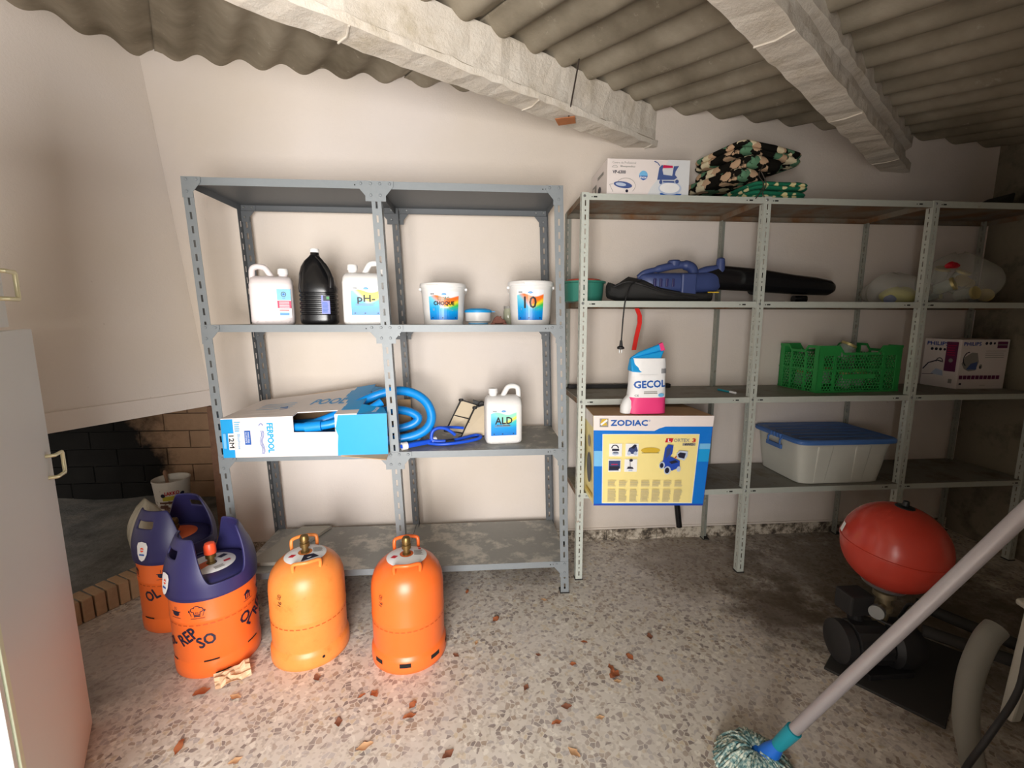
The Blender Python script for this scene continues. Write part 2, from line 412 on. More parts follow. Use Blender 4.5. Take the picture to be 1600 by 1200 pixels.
# ---- flat print on surfaces: a frame maps (x, y, lift) in metres to a point
def flat(o, ux, uy):
    o, ux, uy = Vector(o), Vector(ux).normalized(), Vector(uy).normalized(); n = ux.cross(uy)
    return lambda x, y, h: o+ux*x+uy*y+n*h
def quad(P00, P10, P01, P11, Wd, Hd):
    P00, P10, P01, P11 = map(Vector, (P00, P10, P01, P11)); n = (P10-P00).cross(P01-P00).normalized()
    def f(x, y, h):
        u, v = x/Wd, y/Hd
        return P00*(1-u)*(1-v)+P10*u*(1-v)+P01*(1-u)*v+P11*u*v+n*h
    return f
def cyl(r, phi0, z0, taper=0):
    def f(x, y, h):
        rr = r+taper*y+h; a = phi0+x/r
        return Vector((rr*math.cos(a), rr*math.sin(a), z0+y))
    return f
_tc = {}
def glyphs(t):
    if t in _tc: return _tc[t]
    c = bpy.data.curves.new('t', 'FONT'); c.body = t; c.size = 1; c.resolution_u = 2; c.align_x = 'CENTER'; c.align_y = 'CENTER'
    o = bpy.data.objects.new('t', c); COL.objects.link(o)
    dg = bpy.context.evaluated_depsgraph_get(); me = bpy.data.meshes.new_from_object(o.evaluated_get(dg))
    vs = [(v.co.x, v.co.y) for v in me.vertices]; fs = [tuple(p.vertices) for p in me.polygons]
    bpy.data.objects.remove(o); bpy.data.curves.remove(c); bpy.data.meshes.remove(me)
    xs = [v[0] for v in vs]; ys = [v[1] for v in vs]; cx, cy = (min(xs)+max(xs))/2, (min(ys)+max(ys))/2
    w, h = max(xs)-min(xs), max(ys)-min(ys)
    _tc[t] = ([((x-cx)/w, (y-cy)/h) for x, y in vs], fs, w/h); return _tc[t]
class Print:
    def __init__(s, fr, lift=.0008): s.fr = fr; s.mb = MB(); s.m = []; s.lift = lift; s.k = 0
    def _m(s, m):
        if m not in s.m: s.m.append(m)
        return s.m.index(m)
    def raw(s, pts, fs, m, rot=0, c=(0, 0)):
        h = s.lift+s.k*.00025; s.k += 1; ca, sa = math.cos(rot), math.sin(rot)
        vs = [s.fr(c[0]+x*ca-y*sa, c[1]+x*sa+y*ca, h) for x, y in pts]
        s.mb.add(vs, fs, s._m(m))
    def rect(s, x0, y0, x1, y1, m, n=None, rot=0):
        n = n or max(1, int(abs(x1-x0)/.02)); cx, cy = (x0+x1)/2, (y0+y1)/2; w, h = x1-x0, y1-y0
        pts = [(-w/2+w*i/n, yy) for yy in (-h/2, h/2) for i in range(n+1)]
        s.raw(pts, [(i, i+1, n+2+i, n+1+i) for i in range(n)], m, rot, (cx, cy))
    def poly(s, P, m): s.raw(P, [tuple(range(len(P)))], m)
    def strip(s, top, bot, m):
        n = len(top); s.raw(list(bot)+list(top), [(i, i+1, n+i+1, n+i) for i in range(n-1)], m)
    def ell(s, cx, cy, a, b, m, n=20, rot=0):
        s.raw([(a*math.cos(2*PI*i/n), b*math.sin(2*PI*i/n)) for i in range(n)], [tuple(range(n))], m, rot, (cx, cy))
    def ring(s, cx, cy, a, b, t, m, a0=0, a1=2*PI, n=24):
        P = [(cx+a*math.cos(a0+(a1-a0)*i/n), cy+b*math.sin(a0+(a1-a0)*i/n)) for i in range(n+1)]
        Q = [(cx+(a-t)*math.cos(a0+(a1-a0)*i/n), cy+(b-t)*math.sin(a0+(a1-a0)*i/n)) for i in range(n+1)]
        s.strip(P, Q, m)
    def line(s, P, t, m):
        for (x0, y0), (x1, y1) in zip(P, P[1:]):
            L = math.hypot(x1-x0, y1-y0)
            s.rect((x0+x1)/2-L/2, (y0+y1)/2-t/2, (x0+x1)/2+L/2, (y0+y1)/2+t/2, m, None, math.atan2(y1-y0, x1-x0)); s.k -= 1
        s.k += 1
    def text(s, t, cx, cy, w, h, m, rot=0, bold=0):
        vs, fs, ar = glyphs(t)
        if h is None: h = w/ar
        if w is None: w = h*ar
        offs = [(0, 0)] if not bold else [(-bold, 0), (bold, 0), (0, bold), (0, -bold)]
        for ox, oy in offs:
            s.raw([(x*w+ox, y*h+oy) for x, y in vs], fs, m, rot, (cx, cy)); s.k -= .8
        s.k += 1
    def para(s, x0, y0, x1, y1, n, m, t=.5):
        for i in range(n):
            y = y1-(y1-y0)*(i+.5)/n; hh = (y1-y0)/n*t/2
            s.rect(x0, y-hh, x1-(random.random()*.25*(x1-x0)), y+hh, m, 1); s.k -= 1
        s.k += 1
    def build(s, name, parent):
        return s.mb.obj(name, s.m, parent)

# ------------------------------------------------------------------ room shell
WY = 2.612
def roofz(x, y): return 2.66-.0618*(x+.35)+.103*(y-WY)
mb = MB(); mb.box(-3.6, 3.3, -3.2, 3.45, -.1, 0); struct(mb.obj('floor', 'floor'))
def wall(name, x0, y0, x1, y1, th, zlo=0, zhi=None, n=1):
    m = MB(); d = Vector((x1-x0, y1-y0, 0)).normalized(); nn = Vector((-d.y, d.x, 0))*th
    P = []
    for k in (0, 1):
        for q in (Vector((0, 0, 0)), nn):
            for (x, y) in ((x0, y0), (x1, y1)):
                z = zlo if k == 0 else (zhi if zhi is not None else roofz(x, y)+.045)
                P.append((x+q.x, y+q.y, z))
    m.hexa(P); o = m.obj(name, 'wall'); return struct(o)
wall('wall_back', -1.53, WY, 3.2, WY, .16)
o = wall('wall_back_upper', -2.6, WY, -1.53, WY, .16, .95); o.name = 'wall_back_left'
o = wall('wall_right', 3.16, 2.80, 3.16, -.9, .12); o.data.materials[0] = M['shadewall']  # plaster colour darkened to cut bounce light and dim this side
wall('wall_left', -3.4, -.9, -3.4, 3.4, .12)
wall('wall_front_left', -3.4, -.95, -1.2, -.95, -.15)
wall('wall_light_block', .13, -.2, 3.2, -.2, -.15)  # unseen wall added to block doorway daylight and darken the right side
# corrugated roof: sheets side by side with overlaps, ridges running down towards the front right
Bd = Vector((math.sin(math.radians(58)), math.cos(math.radians(58)), 0)); Cd = Vector((-Bd.y, Bd.x, 0))
ceil = bpy.data.objects.new('ceiling', None); COL.objects.link(ceil); struct(ceil)
WL = .177; NW = 6
for si in range(-4, 5):
    m = MB(); b0 = si*WL*NW; nb = (NW*16)+8; rows = []
    for c in (-3.4, -1, .4, 1.4, 2.4, 3.4, 4.6):
        r = []
        for i in range(nb+1):
            b = b0+i*WL/16; p = Bd*b+Cd*c
            r.append((p.x, p.y, roofz(p.x, p.y)+.021*math.cos(2*PI*b/WL)+(.007 if i > NW*16-1 else 0)-.004*(i < 3)))
        rows.append(r)
    n = nb+1; vs = [p for r in rows for p in r]; fs = [(j*n+i, j*n+i+1, (j+1)*n+i+1, (j+1)*n+i) for j in range(len(rows)-1) for i in range(nb)]
    m.add(vs, fs); m.obj('roof_sheet', 'roof', ceil, 60, solid=.006)
# concrete joists
def beam(name, label, x, y, z, ang, w, h, L0, L1, stepped):
    d = Vector((math.sin(ang), math.cos(ang), 0)); n = Vector((d.y, -d.x, 0)); o = Vector((x, y, z))
    if stepped: prof = [(0, 0), (w, 0), (w, .045), (w-.032, .062), (w-.032, .125), (w-.004, .14), (w-.004, h), (.004, h), (.004, .14), (.03, .125), (.03, .062), (0, .045)]
    else: prof = [(0, 0), (w, 0), (w+.003, .028), (w-.012, .036), (w-.012, .09), (w-.008, h), (.012, h), (.012, .036), (-.003, .028)]
    m = MB(); R = []; N = 70; rnd = random.Random(3)
    for i in range(N+1):
        t = L0+(L1-L0)*i/N
        R.append([o+d*t+n*(a+rnd.uniform(-.004, .004))+Vector((0, 0, b+(rnd.uniform(-.004, .004) if b < .1 else 0))) for a, b in prof])
    m.rings(R)
    t = L0+.35
    ob = m.obj(name, 'beam'); tag(ob, label, 'beam'); struct(ob)
    for t in [L0+.9+k*.83 for k in range(int((L1-L0-.9)/.83)+1)]:
        q = MB(); a = o+d*t
        q.tube([a+n*.0+Vector((0, 0, -.002)), a+n*w*.5+Vector((0, 0, -.003))+d*.012, a+n*w+Vector((0, 0, -.002))], .004, 6); q.obj('mortar_ridge', 'beam', ob)
    return ob
b1 = beam('roof_beam', 'whitewashed concrete roof joist ending above the gap between the two shelving units', .836, 2.612, 2.364, math.radians(57), .12, .205, -3.3, .14, False)
b2 = beam('roof_beam', 'whitewashed stepped concrete roof joist ending above the green crate bay', 2.401, 2.612, 2.27, math.radians(53.6), .12, .215, -3.6, .12, True)
# skirting (rows of terrazzo pieces) along the back wall
base = bpy.data.objects.new('baseboard_back', None); COL.objects.link(base); struct(base)
me = None
x = -1.50
while x < 3.13:
    if me is None:
        m = MB(); m.box(0, .326, -.012, 0, 0, .07); pc = m.obj('baseboard_piece', 'terrazzo_skirting', base, bevel=.001); me = pc.data
    else:
        pc = bpy.data.objects.new('baseboard_piece', me); COL.objects.link(pc); pc.parent = base
    pc.location = (x, WY-.0005-random.random()*.002, 0); x += .33
m = MB(); m.box(-1.50, 3.13, -.006, 0, .07, .082); m.obj('plaster_edge', 'wall', base, loc=(0, WY, 0))

# ------------------------------------------------------------------ fireplace: diagonal breast over a recess
fp = thing('fireplace', 'white corner fireplace with a sooty black brick recess behind the gas bottles', 'fireplace')
dv = Vector((-.470, -.883, 0)).normalized(); A = Vector((-1.53, WY-.002, 0)); dn = Vector((-dv.y, dv.x, 0))*-1   # dn points away from the room
if dn.x > 0: dn = -dn
m = MB()
E1 = A+dv*2.15
top0 = Vector((-1.715, WY-.002, roofz(-1.715, WY)+.04)); top1 = top0+dv*2.15; top1.z = roofz(top1.x, top1.y)+.04
P = [A+Vector((0, 0, 1.0)), E1+Vector((0, 0, 1.0)), A+dn*.1+Vector((0, 0, 1.0)), E1+dn*.1+Vector((0, 0, 1.0)), top0, top1, top0+dn*.1, top1+dn*.1]
m.hexa([P[0], P[1], P[2], P[3], P[4], P[5], P[6], P[7]]); m.obj('chimney_breast', 'wall', fp)
m = MB(); u = -dn*.012
P = [A+u, E1+u, A+dn*.1, E1+dn*.1]
m.hexa([p+Vector((0, 0, .91)) for p in P]+[p+Vector((0, 0, 1.0)) for p in P]); m.obj('mantel_band', 'wall', fp, bevel=.003)
# old plaster jamb at the right edge of the opening
m = MB(); m.box(-1.545, -1.50, WY-.014, WY+.05, 0, .905); m.obj('jamb', plain('brown_jamb', S(112, 84, 68), .9, 0, .2, .4, 30), fp)
m = MB(); m.box(-1.50, -1.478, WY-.012, WY, 0, .88); m.obj('jamb_plaster', 'wall', fp)
# recess
m = MB(); m.box(-3.4, -1.5, 3.24, 3.32, 0, 1.0); m.box(-1.53, -1.50, 2.66, 3.24, 0, .95); m.box(-3.4, -1.53, 2.62, 3.24, .955, 1.0); m.obj('recess_shell', 'fire_mortar', fp)
bm_ = None; rnd = random.Random(5)
for r in range(7):
    x = -1.55-(.17 if r % 2 else 0.0)
    if r % 2:
        q = MB(); q.box(-1.712, -1.55, 3.222, 3.245, .116+r*.125+.003, .116+r*.125+.122); q.obj('brick', 'firebrick', fp)
    while x > -3.3:
        if bm_ is None:
            q = MB(); q.box(-.327, 0, 0, .022, 0, .119); o = q.obj('brick', 'firebrick', fp, bevel=.002); bm_ = o.data
        else:
            o = bpy.data.objects.new('brick', bm_); COL.objects.link(o); o.parent = fp
            md = o.modifiers.new('bevel', 'BEVEL'); md.width = .002; md.segments = 2
        o.location = (x, 3.222+rnd.uniform(-.002, .002), .116+r*.125+.003); x -= .335
m = MB(); NX, NY = 26, 26; vs = []
H0 = Vector((-1.868, 1.985, 0)); H1 = Vector((-1.60, 2.49, 0))
for j in range(NY+1):
    for i in range(NX+1):
        a = A+dv*(-.02+1.5*i/NX)+dn*0.02
        b = Vector((-1.53-1.87*i/NX, 3.24, 0)); t = j/NY; p = a*(1-t)+b*t
        z = .108+.012*math.sin(p.x*9+p.y*5)*t+.05*max(0, t-.6)+rnd.uniform(-.002, .002)*(j > 0)
        vs.append((p.x, p.y, z))
n = NX+1
m.add(vs, [(j*n+i, (j+1)*n+i, (j+1)*n+i+1, j*n+i+1) for j in range(NY) for i in range(NX)]); m.obj('hearth_slab', 'hearth_ash', fp, 50)
bm_ = None
for k in range(30):
    p = A+dv*(.030+k*.0475)
    if bm_ is None:
        q = MB(); q.box(-.0205, .0205, -.012, .10, 0, .112); o = q.obj('hearth_brick', 'hearth_brick', fp, bevel=.005); bm_ = o.data
    else:
        o = bpy.data.objects.new('hearth_brick', bm_); COL.objects.link(o); o.parent = fp
        md = o.modifiers.new('bevel', 'BEVEL'); md.width = .005; md.segments = 2
    o.location = (p.x, p.y, 0); o.rotation_euler[2] = math.atan2(dv.y, dv.x)+PI
m = MB(); P = [A+dn*.012, A+dv*1.5+dn*.012, A+dn*.09, A+dv*1.5+dn*.09]
m.hexa([p+Vector((0, 0, 0)) for p in P]+[p+Vector((0, 0, .106)) for p in P]); m.obj('hearth_mortar', plain('hearth_mortar_grey', S(150, 148, 140), .9, 0, .2, .2, 30), fp)

# ------------------------------------------------------------------ shelving units
def flange(m, o, du, dn_, w, th, z0, z1, kind, ln):
    """one slotted flange: starts at o, runs along du by w, thickness along dn_"""
    def bx(a0, a1, c0, c1):
        P = []
        for z in (c0, c1):
            for t in (0, th):
                for a in (a0, a1):
                    p = Vector(o)+Vector(du)*a+Vector(dn_)*t; P.append((p.x+ln*z, p.y, z))
        m.hexa(P)
    sw = .009 if kind == 'A' else .006; c = w*.5
    bx(0, c-sw/2, z0, z1); bx(c+sw/2, w, z0, z1)
    z = z0+.02; prev = z0
    while z < z1-.05:
        hs = [(z, z+.03)] if kind == 'A' else [(z, z+.026), (z+.042, z+.049)]
        for a, b in hs: bx(c-sw/2, c+sw/2, prev, a); prev = b
        z += .058 if kind == 'A' else .066
    bx(c-sw/2, c+sw/2, prev, z1)
def post(unit, x, y, sx, sy, w, H, kind, mat, ln):
    m = MB()
    flange(m, (x, y, 0), (sx, 0, 0), (0, sy, 0), w, .002, .004, H, kind, ln)
    flange(m, (x, y+sy*.002, 0), (0, sy, 0), (sx, 0, 0), w, .002, .004, H, kind, ln)
    o = m.obj('post', mat, unit)
    q = MB(); q.box(x-sx*.003, x+sx*(w+.003), y-sy*.003, y+sy*(w+.003), 0, .006); q.obj('foot', 'rubber', o)
    return o
def tray(unit, x0, x1, y0, y1, z, lip, mats, ln, label=None, slots=True):
    m = MB(); s = ln*z; t = .0015
    x0 += s; x1 += s
    vs = [(x, y, q) for q in (z-t, z) for y in (y0, y1) for x in (x0, x1)]
    m.add(vs, [(0, 2, 3, 1), (4, 5, 7, 6), (0, 1, 5, 4), (2, 6, 7, 3), (0, 4, 6, 2), (1, 3, 7, 5)], [1, 0, 2, 2, 2, 2])
    m.box(x0, x1, y0, y0+t, z-lip, z-t, 2); m.box(x0, x1, y1-t, y1, z-lip, z-t, 1)
    m.box(x0, x0+t, y0+t, y1-t, z-lip, z-t, 1); m.box(x1-t, x1, y0+t, y1-t, z-lip, z-t, 1)
    m.box(x0, x1, y0+t, y0+.014, z-lip, z-lip+t, 1); m.box(x0, x1, y1-.014, y1-t, z-lip, z-lip+t, 1)
    o = m.obj('shelf', mats, unit)
    if slots:
        q = MB()
        for xx in (x0+.055, x1-.075): q.box(xx, xx+.018, y0-.0008, y0-.0001, z-lip*.62, z-lip*.4)
        for xx in (x0+.045, x1-.09): q.box(xx, xx+.005, y0-.0008, y0-.0001, z-lip*.6, z-lip*.45)
        q.obj('slot', 'dark', o)
    return o
LA = -.0331; LB = -.0067
YA, DA = 2.0767, .47; YB, DB = 2.1869, .405
a0, a1, a2 = -1.1779, -.3738, .456
ua = thing('shelving_unit', 'blue-grey slotted steel shelving unit, two bays, holding the pool chemicals', 'shelving')
for sx, x in ((1, a0), (-1, a1+.02), (-1, a2)):
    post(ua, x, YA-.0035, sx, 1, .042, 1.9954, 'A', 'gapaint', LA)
    post(ua, x, YA+DA+.0035, sx, -1, .042, 1.985, 'A', 'gashade', LA)
levA = (1.9954, 1.3735, .7725, .1762)
for z in levA:
    for x0, x1 in ((a0+.004, a1-.001), (a1+.001, a2-.004)):
        tray(ua, x0, x1, YA, YA+DA, z, .032, ('gapaint' if z > 1.9 else 'gatop', 'gashade', 'gapaint'), LA)
def gusset(unit, x, y, z, s, up, sy, mat):
    """triangular plate; s = side of the slope, up=-1 hangs below the lip"""
    m = MB(); xx = x+LA*z
    P = [(xx, z), (xx+s*.078, z), (xx+s*.078, z-.022), (xx+s*.044, z-.062), (xx+s*.044, z-.085), (xx, z-.085)]
    if s < 0: P = P[::-1]
    n = len(P); vs = [(p[0], y, p[1]) for p in P]+[(p[0], y+sy*.0018, p[1]) for p in P]
    m.add(vs, [tuple(range(n)), tuple(range(2*n-1, n-1, -1))]+[(i, n+i, n+(i+1) % n, (i+1) % n) for i in range(n)])
    o = m.obj('gusset', mat, unit)
    for bx, bz in ((.062, -.012), (.02, -.012), (.02, -.06)):
        q = MB(); R = []
        for r, h in ((.0065, 0), (.0065, .002), (.0045, .0042)):
            R.append([(xx+s*bx+r*math.cos(a*PI/4), y-sy*(h+.0002), z+bz+r*math.sin(a*PI/4)) for a in range(8)])
        q.rings(R); q.obj('bolt', 'bolt' if mat == 'gashade' else 'gapaint', o)
for z in levA:
    for x, ss in ((a0, (1,)), (a1, (1, -1)), (a2, (-1,))):
        for s in ss:
            gusset(ua, x, YA-.0056, z, s, -1, 1, 'gapaint')
            gusset(ua, x, YA+DA-.0035-.002, z-.002, s, -1, 1, 'gashade')
B0, B1, B2, B3 = .5154, 1.4303, 2.3334, 3.131
ub = thing('shelving_unit', 'long pale rusty steel shelving unit, three bays, reaching the dark right corner', 'shelving')
for x in (B0, B1, B2, B3-.038):
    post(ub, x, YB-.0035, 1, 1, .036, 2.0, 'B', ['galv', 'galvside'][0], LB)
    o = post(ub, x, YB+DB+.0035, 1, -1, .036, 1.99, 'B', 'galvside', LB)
for z in (1.9965, 1.4904, .9952, .4921):
    for x0, x1 in ((B0+.003, B1-.001), (B1+.001, B2-.001), (B2+.001, B3)):
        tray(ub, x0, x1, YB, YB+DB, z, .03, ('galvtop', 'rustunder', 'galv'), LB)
    for x in (B0, B1, B2):
        q = MB(); R = [[(x+LB*z+.013+r*math.cos(a*PI/4), YB-.004-h, z-.013+r*math.sin(a*PI/4)) for a in range(8)] for r, h in ((.0065, 0), (.0065, .002), (.004, .004))]
        q.rings(R); q.obj('bolt', 'bolt', ub)
# ------------------------------------------------------------------ gas bottles
def strap(m, r, phi, z0, z1, half, rr, n=6):
    """carrying handle: bar standing on two legs on the dome"""
    f = cyl(r, phi, 0)
    P = [f(-half, z0, 0), f(-half*.98, z0+(z1-z0)*.7, .004), f(-half*.8, z1, .006), f(0, z1+.002, .008), f(half*.8, z1, .006), f(half*.98, z0+(z1-z0)*.7, .004), f(half, z0, 0)]
    m.tube(spline(P, 5), rr, 8)
def valve(parent, z, mat='brass'):
    m = MB(); m.lathe([(.017, z-.012), (.017, z), (.013, z+.002), (.013, z+.018), (.019, z+.02), (.019, z+.036), (.015, z+.038), (.015, z+.044), (.018, z+.046), (.018, z+.06), (.014, z+.068), (.008, z+.069)], 20)
    return m.obj('valve', mat, parent, 40)
def dome_label(parent, pts, rr, tri, band):
    m = MB(); m.lathe(pts, 40, cap=False); o = m.obj('warning_label', 'paper', parent, 60)
    z = (pts[0][1]+pts[-1][1])/2
    return o
def butane(name, label, loc, mat, slots, rz, H=.43):
    t = thing(name, label, 'gas bottle', loc, rz, 'orange domed gas bottles' if False else None)
    m = MB()
    m.lathe([(.120, .006), (.150, .0), (.155, .004), (.156, .02), (.155, .05), (.151, .062), (.146, .068), (.145, .075), (.1475, .085), (.148, .19), (.1495, .196), (.1495, .204), (.148, .21), (.148, .30), (.145, .335), (.135, .368), (.118, .394), (.095, .413), (.07, .424), (.045, .43), (.0, .432)], 56)
    m.obj('body', mat, t, 50)
    # slots in the foot ring
    for a, w in slots:
        p = Print(cyl(.1555, a, .042), .0006)
        if w > .02: p.rect(-w/2, -.009, w/2, .009, 'dark')
        else: p.ell(0, 0, .006, .006, 'dark')
        p.build('foot_slot', t)
    for ph in (-PI/2, PI/2):
        q = MB(); strap(q, .103, ph, .402, .452 if ph > 0 else .438, .052, .0075); q.obj('carrying_handle', mat, t, 60)
    valve(t, .438)
    m = MB(); m.lathe([(.028, .4325), (.05, .4305), (.07, .4258), (.082, .4215)], 44, cap=False); lb = m.obj('warning_label', 'paper', t, 60)
    f = lambda x, y, h: Vector((x, y, .4335-.0022*((x*x+y*y)/.0016)+h+.001))
    p = Print(f, .0006); p.poly([(-.066, -.012), (-.048, -.024), (-.034, -.012), (-.052, 0)], 'red'); 
    p.poly([(-.006, -.03), (.03, -.03), (.05, -.052), (-.02, -.068)], 'ink') if mat == 'orange_used' else p.poly([(.05, .03), (.062, .026), (.058, .044), (.046, .046)], 'red')
    p.para(.03, -.02, .068, .02, 7, 'inkgrey'); p.build('print', lb)
    p = Print(cyl(.149, -2.35, .30), .0012); p.text('UD', 0, .02, .022, .016, 'inkblack', 1.2); p.text('16', .0, -.008, .02, .016, 'inkblack', 1.2); p.build('stamp', t)
    p = Print(cyl(.1485, -PI/2, .18), .0008)
    for k in range(-9, 10): p.rect(k*.024-.008, -.001, k*.024+.008, .003, 'stampline'); p.k -= 1
    p.build('faded_stamp', t)
    return t
M['stampline'] = plain('faded_stamp_ink', S(196, 84, 30), .5)
butane('gas_bottle', 'clean bright orange domed gas bottle, rightmost of the bottles, slots in its foot', (-.305, 1.748, 0), 'orange', [(-PI/2+.35-1.25, .04), (-PI/2+.22-.55+.2, .045), (-PI/2+.7, .045), (-PI/2+1.35, .04), (1.0, .045), (2.2, .045)], .17)
butane('gas_bottle', 'scuffed dirty orange domed gas bottle between the blue-topped and the clean orange one', (-.732, 1.795, 0), 'orange_used', [(-PI/2+.25, .012), (1.2, .012), (2.9, .012)], .40)

def big_bottle(label, loc, capped, va, icons, shield):
    t = thing('gas_bottle', label, 'gas bottle', loc)
    m = MB(); m.lathe([(.12, .006), (.146, 0), (.152, .006), (.153, .03), (.1535, .05), (.150, .066), (.149, .075), (.1515, .085), (.1515, .235), (.153, .24), (.153, .248), (.1515, .253), (.1515, .36)], 60)
    m.obj('body', 'orange', t, 50)
    for a in (va-.5, va+.55, va+1.6, va+2.7, va-1.6):
        p = Print(cyl(.1515, a, .076), .001); p.rect(-.026, -.003, .026, .003, 'dark'); p.build('foot_slot', t)
    p = Print(cyl(.1535, va-.3, .012), .001); p.rect(-.022, -.012, .03, .008, 'dark'); p.build('foot_opening', t)
    # moulded collar with two tall horns and a low valley between them
    NA, NZ = 96, 16; z0 = .338; hv, ht = .392, .560
    ax = va+PI/2
    def hh(th):
        k = abs(math.cos(th-ax)); w = (k-.36)/.40; w = max(0, min(1, w)); w = w*w*(3-2*w); return hv+(ht-hv)*w
    def rad(z): return .1565-.052*max(0, (z-.385)/.17)**1.7
    vs, fs = [], []
    for j in range(NZ+1):
        for i in range(NA):
            th = 2*PI*i/NA; z = z0+(hh(th)-z0)*j/NZ; r = rad(z); vs.append((r*math.cos(th), r*math.sin(th), z))
    def hole(th, z):
        d = math.acos(max(-1, min(1, abs(math.cos(th-ax))))); return (d/.33)**2+((z-.505)/.019)**2 < 1
    for j in range(NZ):
        for i in range(NA):
            th = 2*PI*(i+.5)/NA; z = z0+(hh(th)-z0)*(j+.5)/NZ
            if hole(th, z): continue
            k = (i+1) % NA; fs.append((j*NA+i, j*NA+k, (j+1)*NA+k, (j+1)*NA+i))
    m = MB(); m.add(vs, fs); co = m.obj('collar', 'navy', t, 70, solid=.009, sub=1)
    m = MB(); m.lathe([(.1575, .332), (.1595, .336), (.1595, .345), (.156, .349)], 60, cap=False); m.obj('collar_rim', 'navy', co, 60)
    m = MB(); m.lathe([(.150, .372), (.142, .388), (.120, .398), (.090, .403), (0, .404)], 48); m.obj('inner_dome', 'navy', t, 40)
    m = MB(); m.lathe([(.020, .4055), (.084, .4048), (.086, .4035)], 44, cap=False); lb = m.obj('warning_label', 'paper' if capped else 'orange', t, 50)
    if capped:
        p = Print(flat((0, 0, .4055), (math.cos(va+PI/2), math.sin(va+PI/2), 0), (-math.cos(va), -math.sin(va), 0)), .0006)
        p.poly([(-.075, -.02), (-.055, -.03), (.02, .0), (.0, .03), (-.05, .02)], 'orange'); p.poly([(.03, .03), (.06, .04), (.07, .02), (.04, .01)], 'ink'); p.rect(.036, -.035, .06, -.02, 'red')
        p.para(-.01, -.07, .03, -.045, 4, 'inkgrey'); p.build('print', lb)
    v = valve(t, .41)
    if capped:
        m = MB(); m.lathe([(.021, .448), (.0225, .452), (.0215, .482), (.017, .492), (.006, .495)], 24); m.obj('valve_cap', 'redcap', t, 40)
    # white shield emblem on the left horn
    p = Print(cyl(.1580, shield, .400, -.14), .0052)
    p.poly([(-.026, .022), (-.02, .038), (.0, .043), (.02, .038), (.026, .022), (.022, -.012), (.012, -.034), (0, -.042), (-.012, -.034), (-.022, -.012)], 'paper')
    p.ell(0, .008, .009, .010, 'redcap', 12); p.rect(-.010, .006, .010, .010, 'paper', 1); p.rect(-.012, -.017, .012, -.010, 'inkblue', 1); p.build('emblem', t)
    for (kind, a, z) in icons:
        p = Print(cyl(.152, a, z), .0009)
        if kind == 'chef':
            p.ring(-.012, .012, .011, .010, .0028, 'ink', PI*.35, PI*1.55); p.ring(0, .019, .012, .010, .0028, 'ink', 0, PI); p.ring(.012, .012, .011, .010, .0028, 'ink', -PI*.55, PI*.65)
            p.line([(-.011, .004), (-.010, -.008), (.010, -.008), (.011, .004)], .0026, 'ink'); p.rect(-.011, -.016, .011, -.011, 'ink')
            for x in (-.004, 0, .004): p.rect(x-.0008, -.003, x+.0008, .004, 'ink', 1)
            for s in (-1, 1): p.line([(s*.019, -.014), (s*.025, .006)], .0016, 'ink'); p.ell(s*.026, .008, .003, .0045, 'ink', 10)
            p.line([(-.022, -.022), (.026, -.022)], .0016, 'ink')
        if kind == 'pot':
            p.poly([(-.017, .004), (.017, .004), (.015, -.010), (.008, -.015), (-.008, -.015), (-.015, -.010)], 'ink'); p.rect(-.022, .002, .022, .0045, 'ink')
            for x in (-.005, .003): p.line([(x, .010), (x+.003, .014), (x, .018), (x+.003, .023)], .0016, 'ink')
            p.line([(-.022, -.022), (.022, -.022)], .0016, 'ink')
        if kind == 'house':
            p.line([(-.016, .006), (0, .020), (.016, .006)], .0042, 'ink'); p.poly([(-.012, .008), (0, .018), (.012, .008), (.012, -.014), (-.012, -.014)], 'ink')
            p.rect(-.006, -.012, -.002, .006, 'orange', 1); p.rect(.002, -.012, .006, .006, 'orange', 1); p.line([(-.022, -.020), (.022, -.020)], .0016, 'ink')
        if kind == 'stamp':
            for k in range(-7, 8): p.rect(k*.024-.009, -.003, k*.024+.007, .002, 'stampline', 2); p.k -= 1
        if kind.startswith('T:'):
            _, s, rot, w, h = kind.split(':'); p.text(s, 0, 0, float(w), float(h), 'ink', float(rot), .0018)
        p.build('print', t)
    return t
fr = -1.01
big_bottle('orange gas bottle with navy horned collar and orange-red valve cap, in front', (-1.105, 1.785, 0), True, -.72,
    [('pot', fr-.98, .285), ('chef', fr-.42, .285), ('house', fr+.78, .278), ('pot', fr+1.35, .275), ('stamp', fr-.1, .232), ('T:REP:.62:.078:.046', fr-.72, .185), ('T:SO:.35:.062:.044', fr-.28, .165), ('T:OL:-.75:.066:.046', fr+.72, .185), ('T:REP:.62:.078:.046', fr+1.2, .20), ('T:SOL:.5:.06:.034', fr-1.3, .15)], -2.2)
big_bottle('orange gas bottle with navy horned collar, uncapped, standing behind by the hearth', (-1.425, 2.065, 0), False, -.32,
    [('house', fr-1.25, .288), ('pot', fr-.38, .285), ('chef', fr+.18, .285), ('stamp', fr, .232), ('T:OL:.45:.066:.046', fr-.72, .19), ('T:REP:.6:.08:.046', fr-.05, .185)], -1.80)

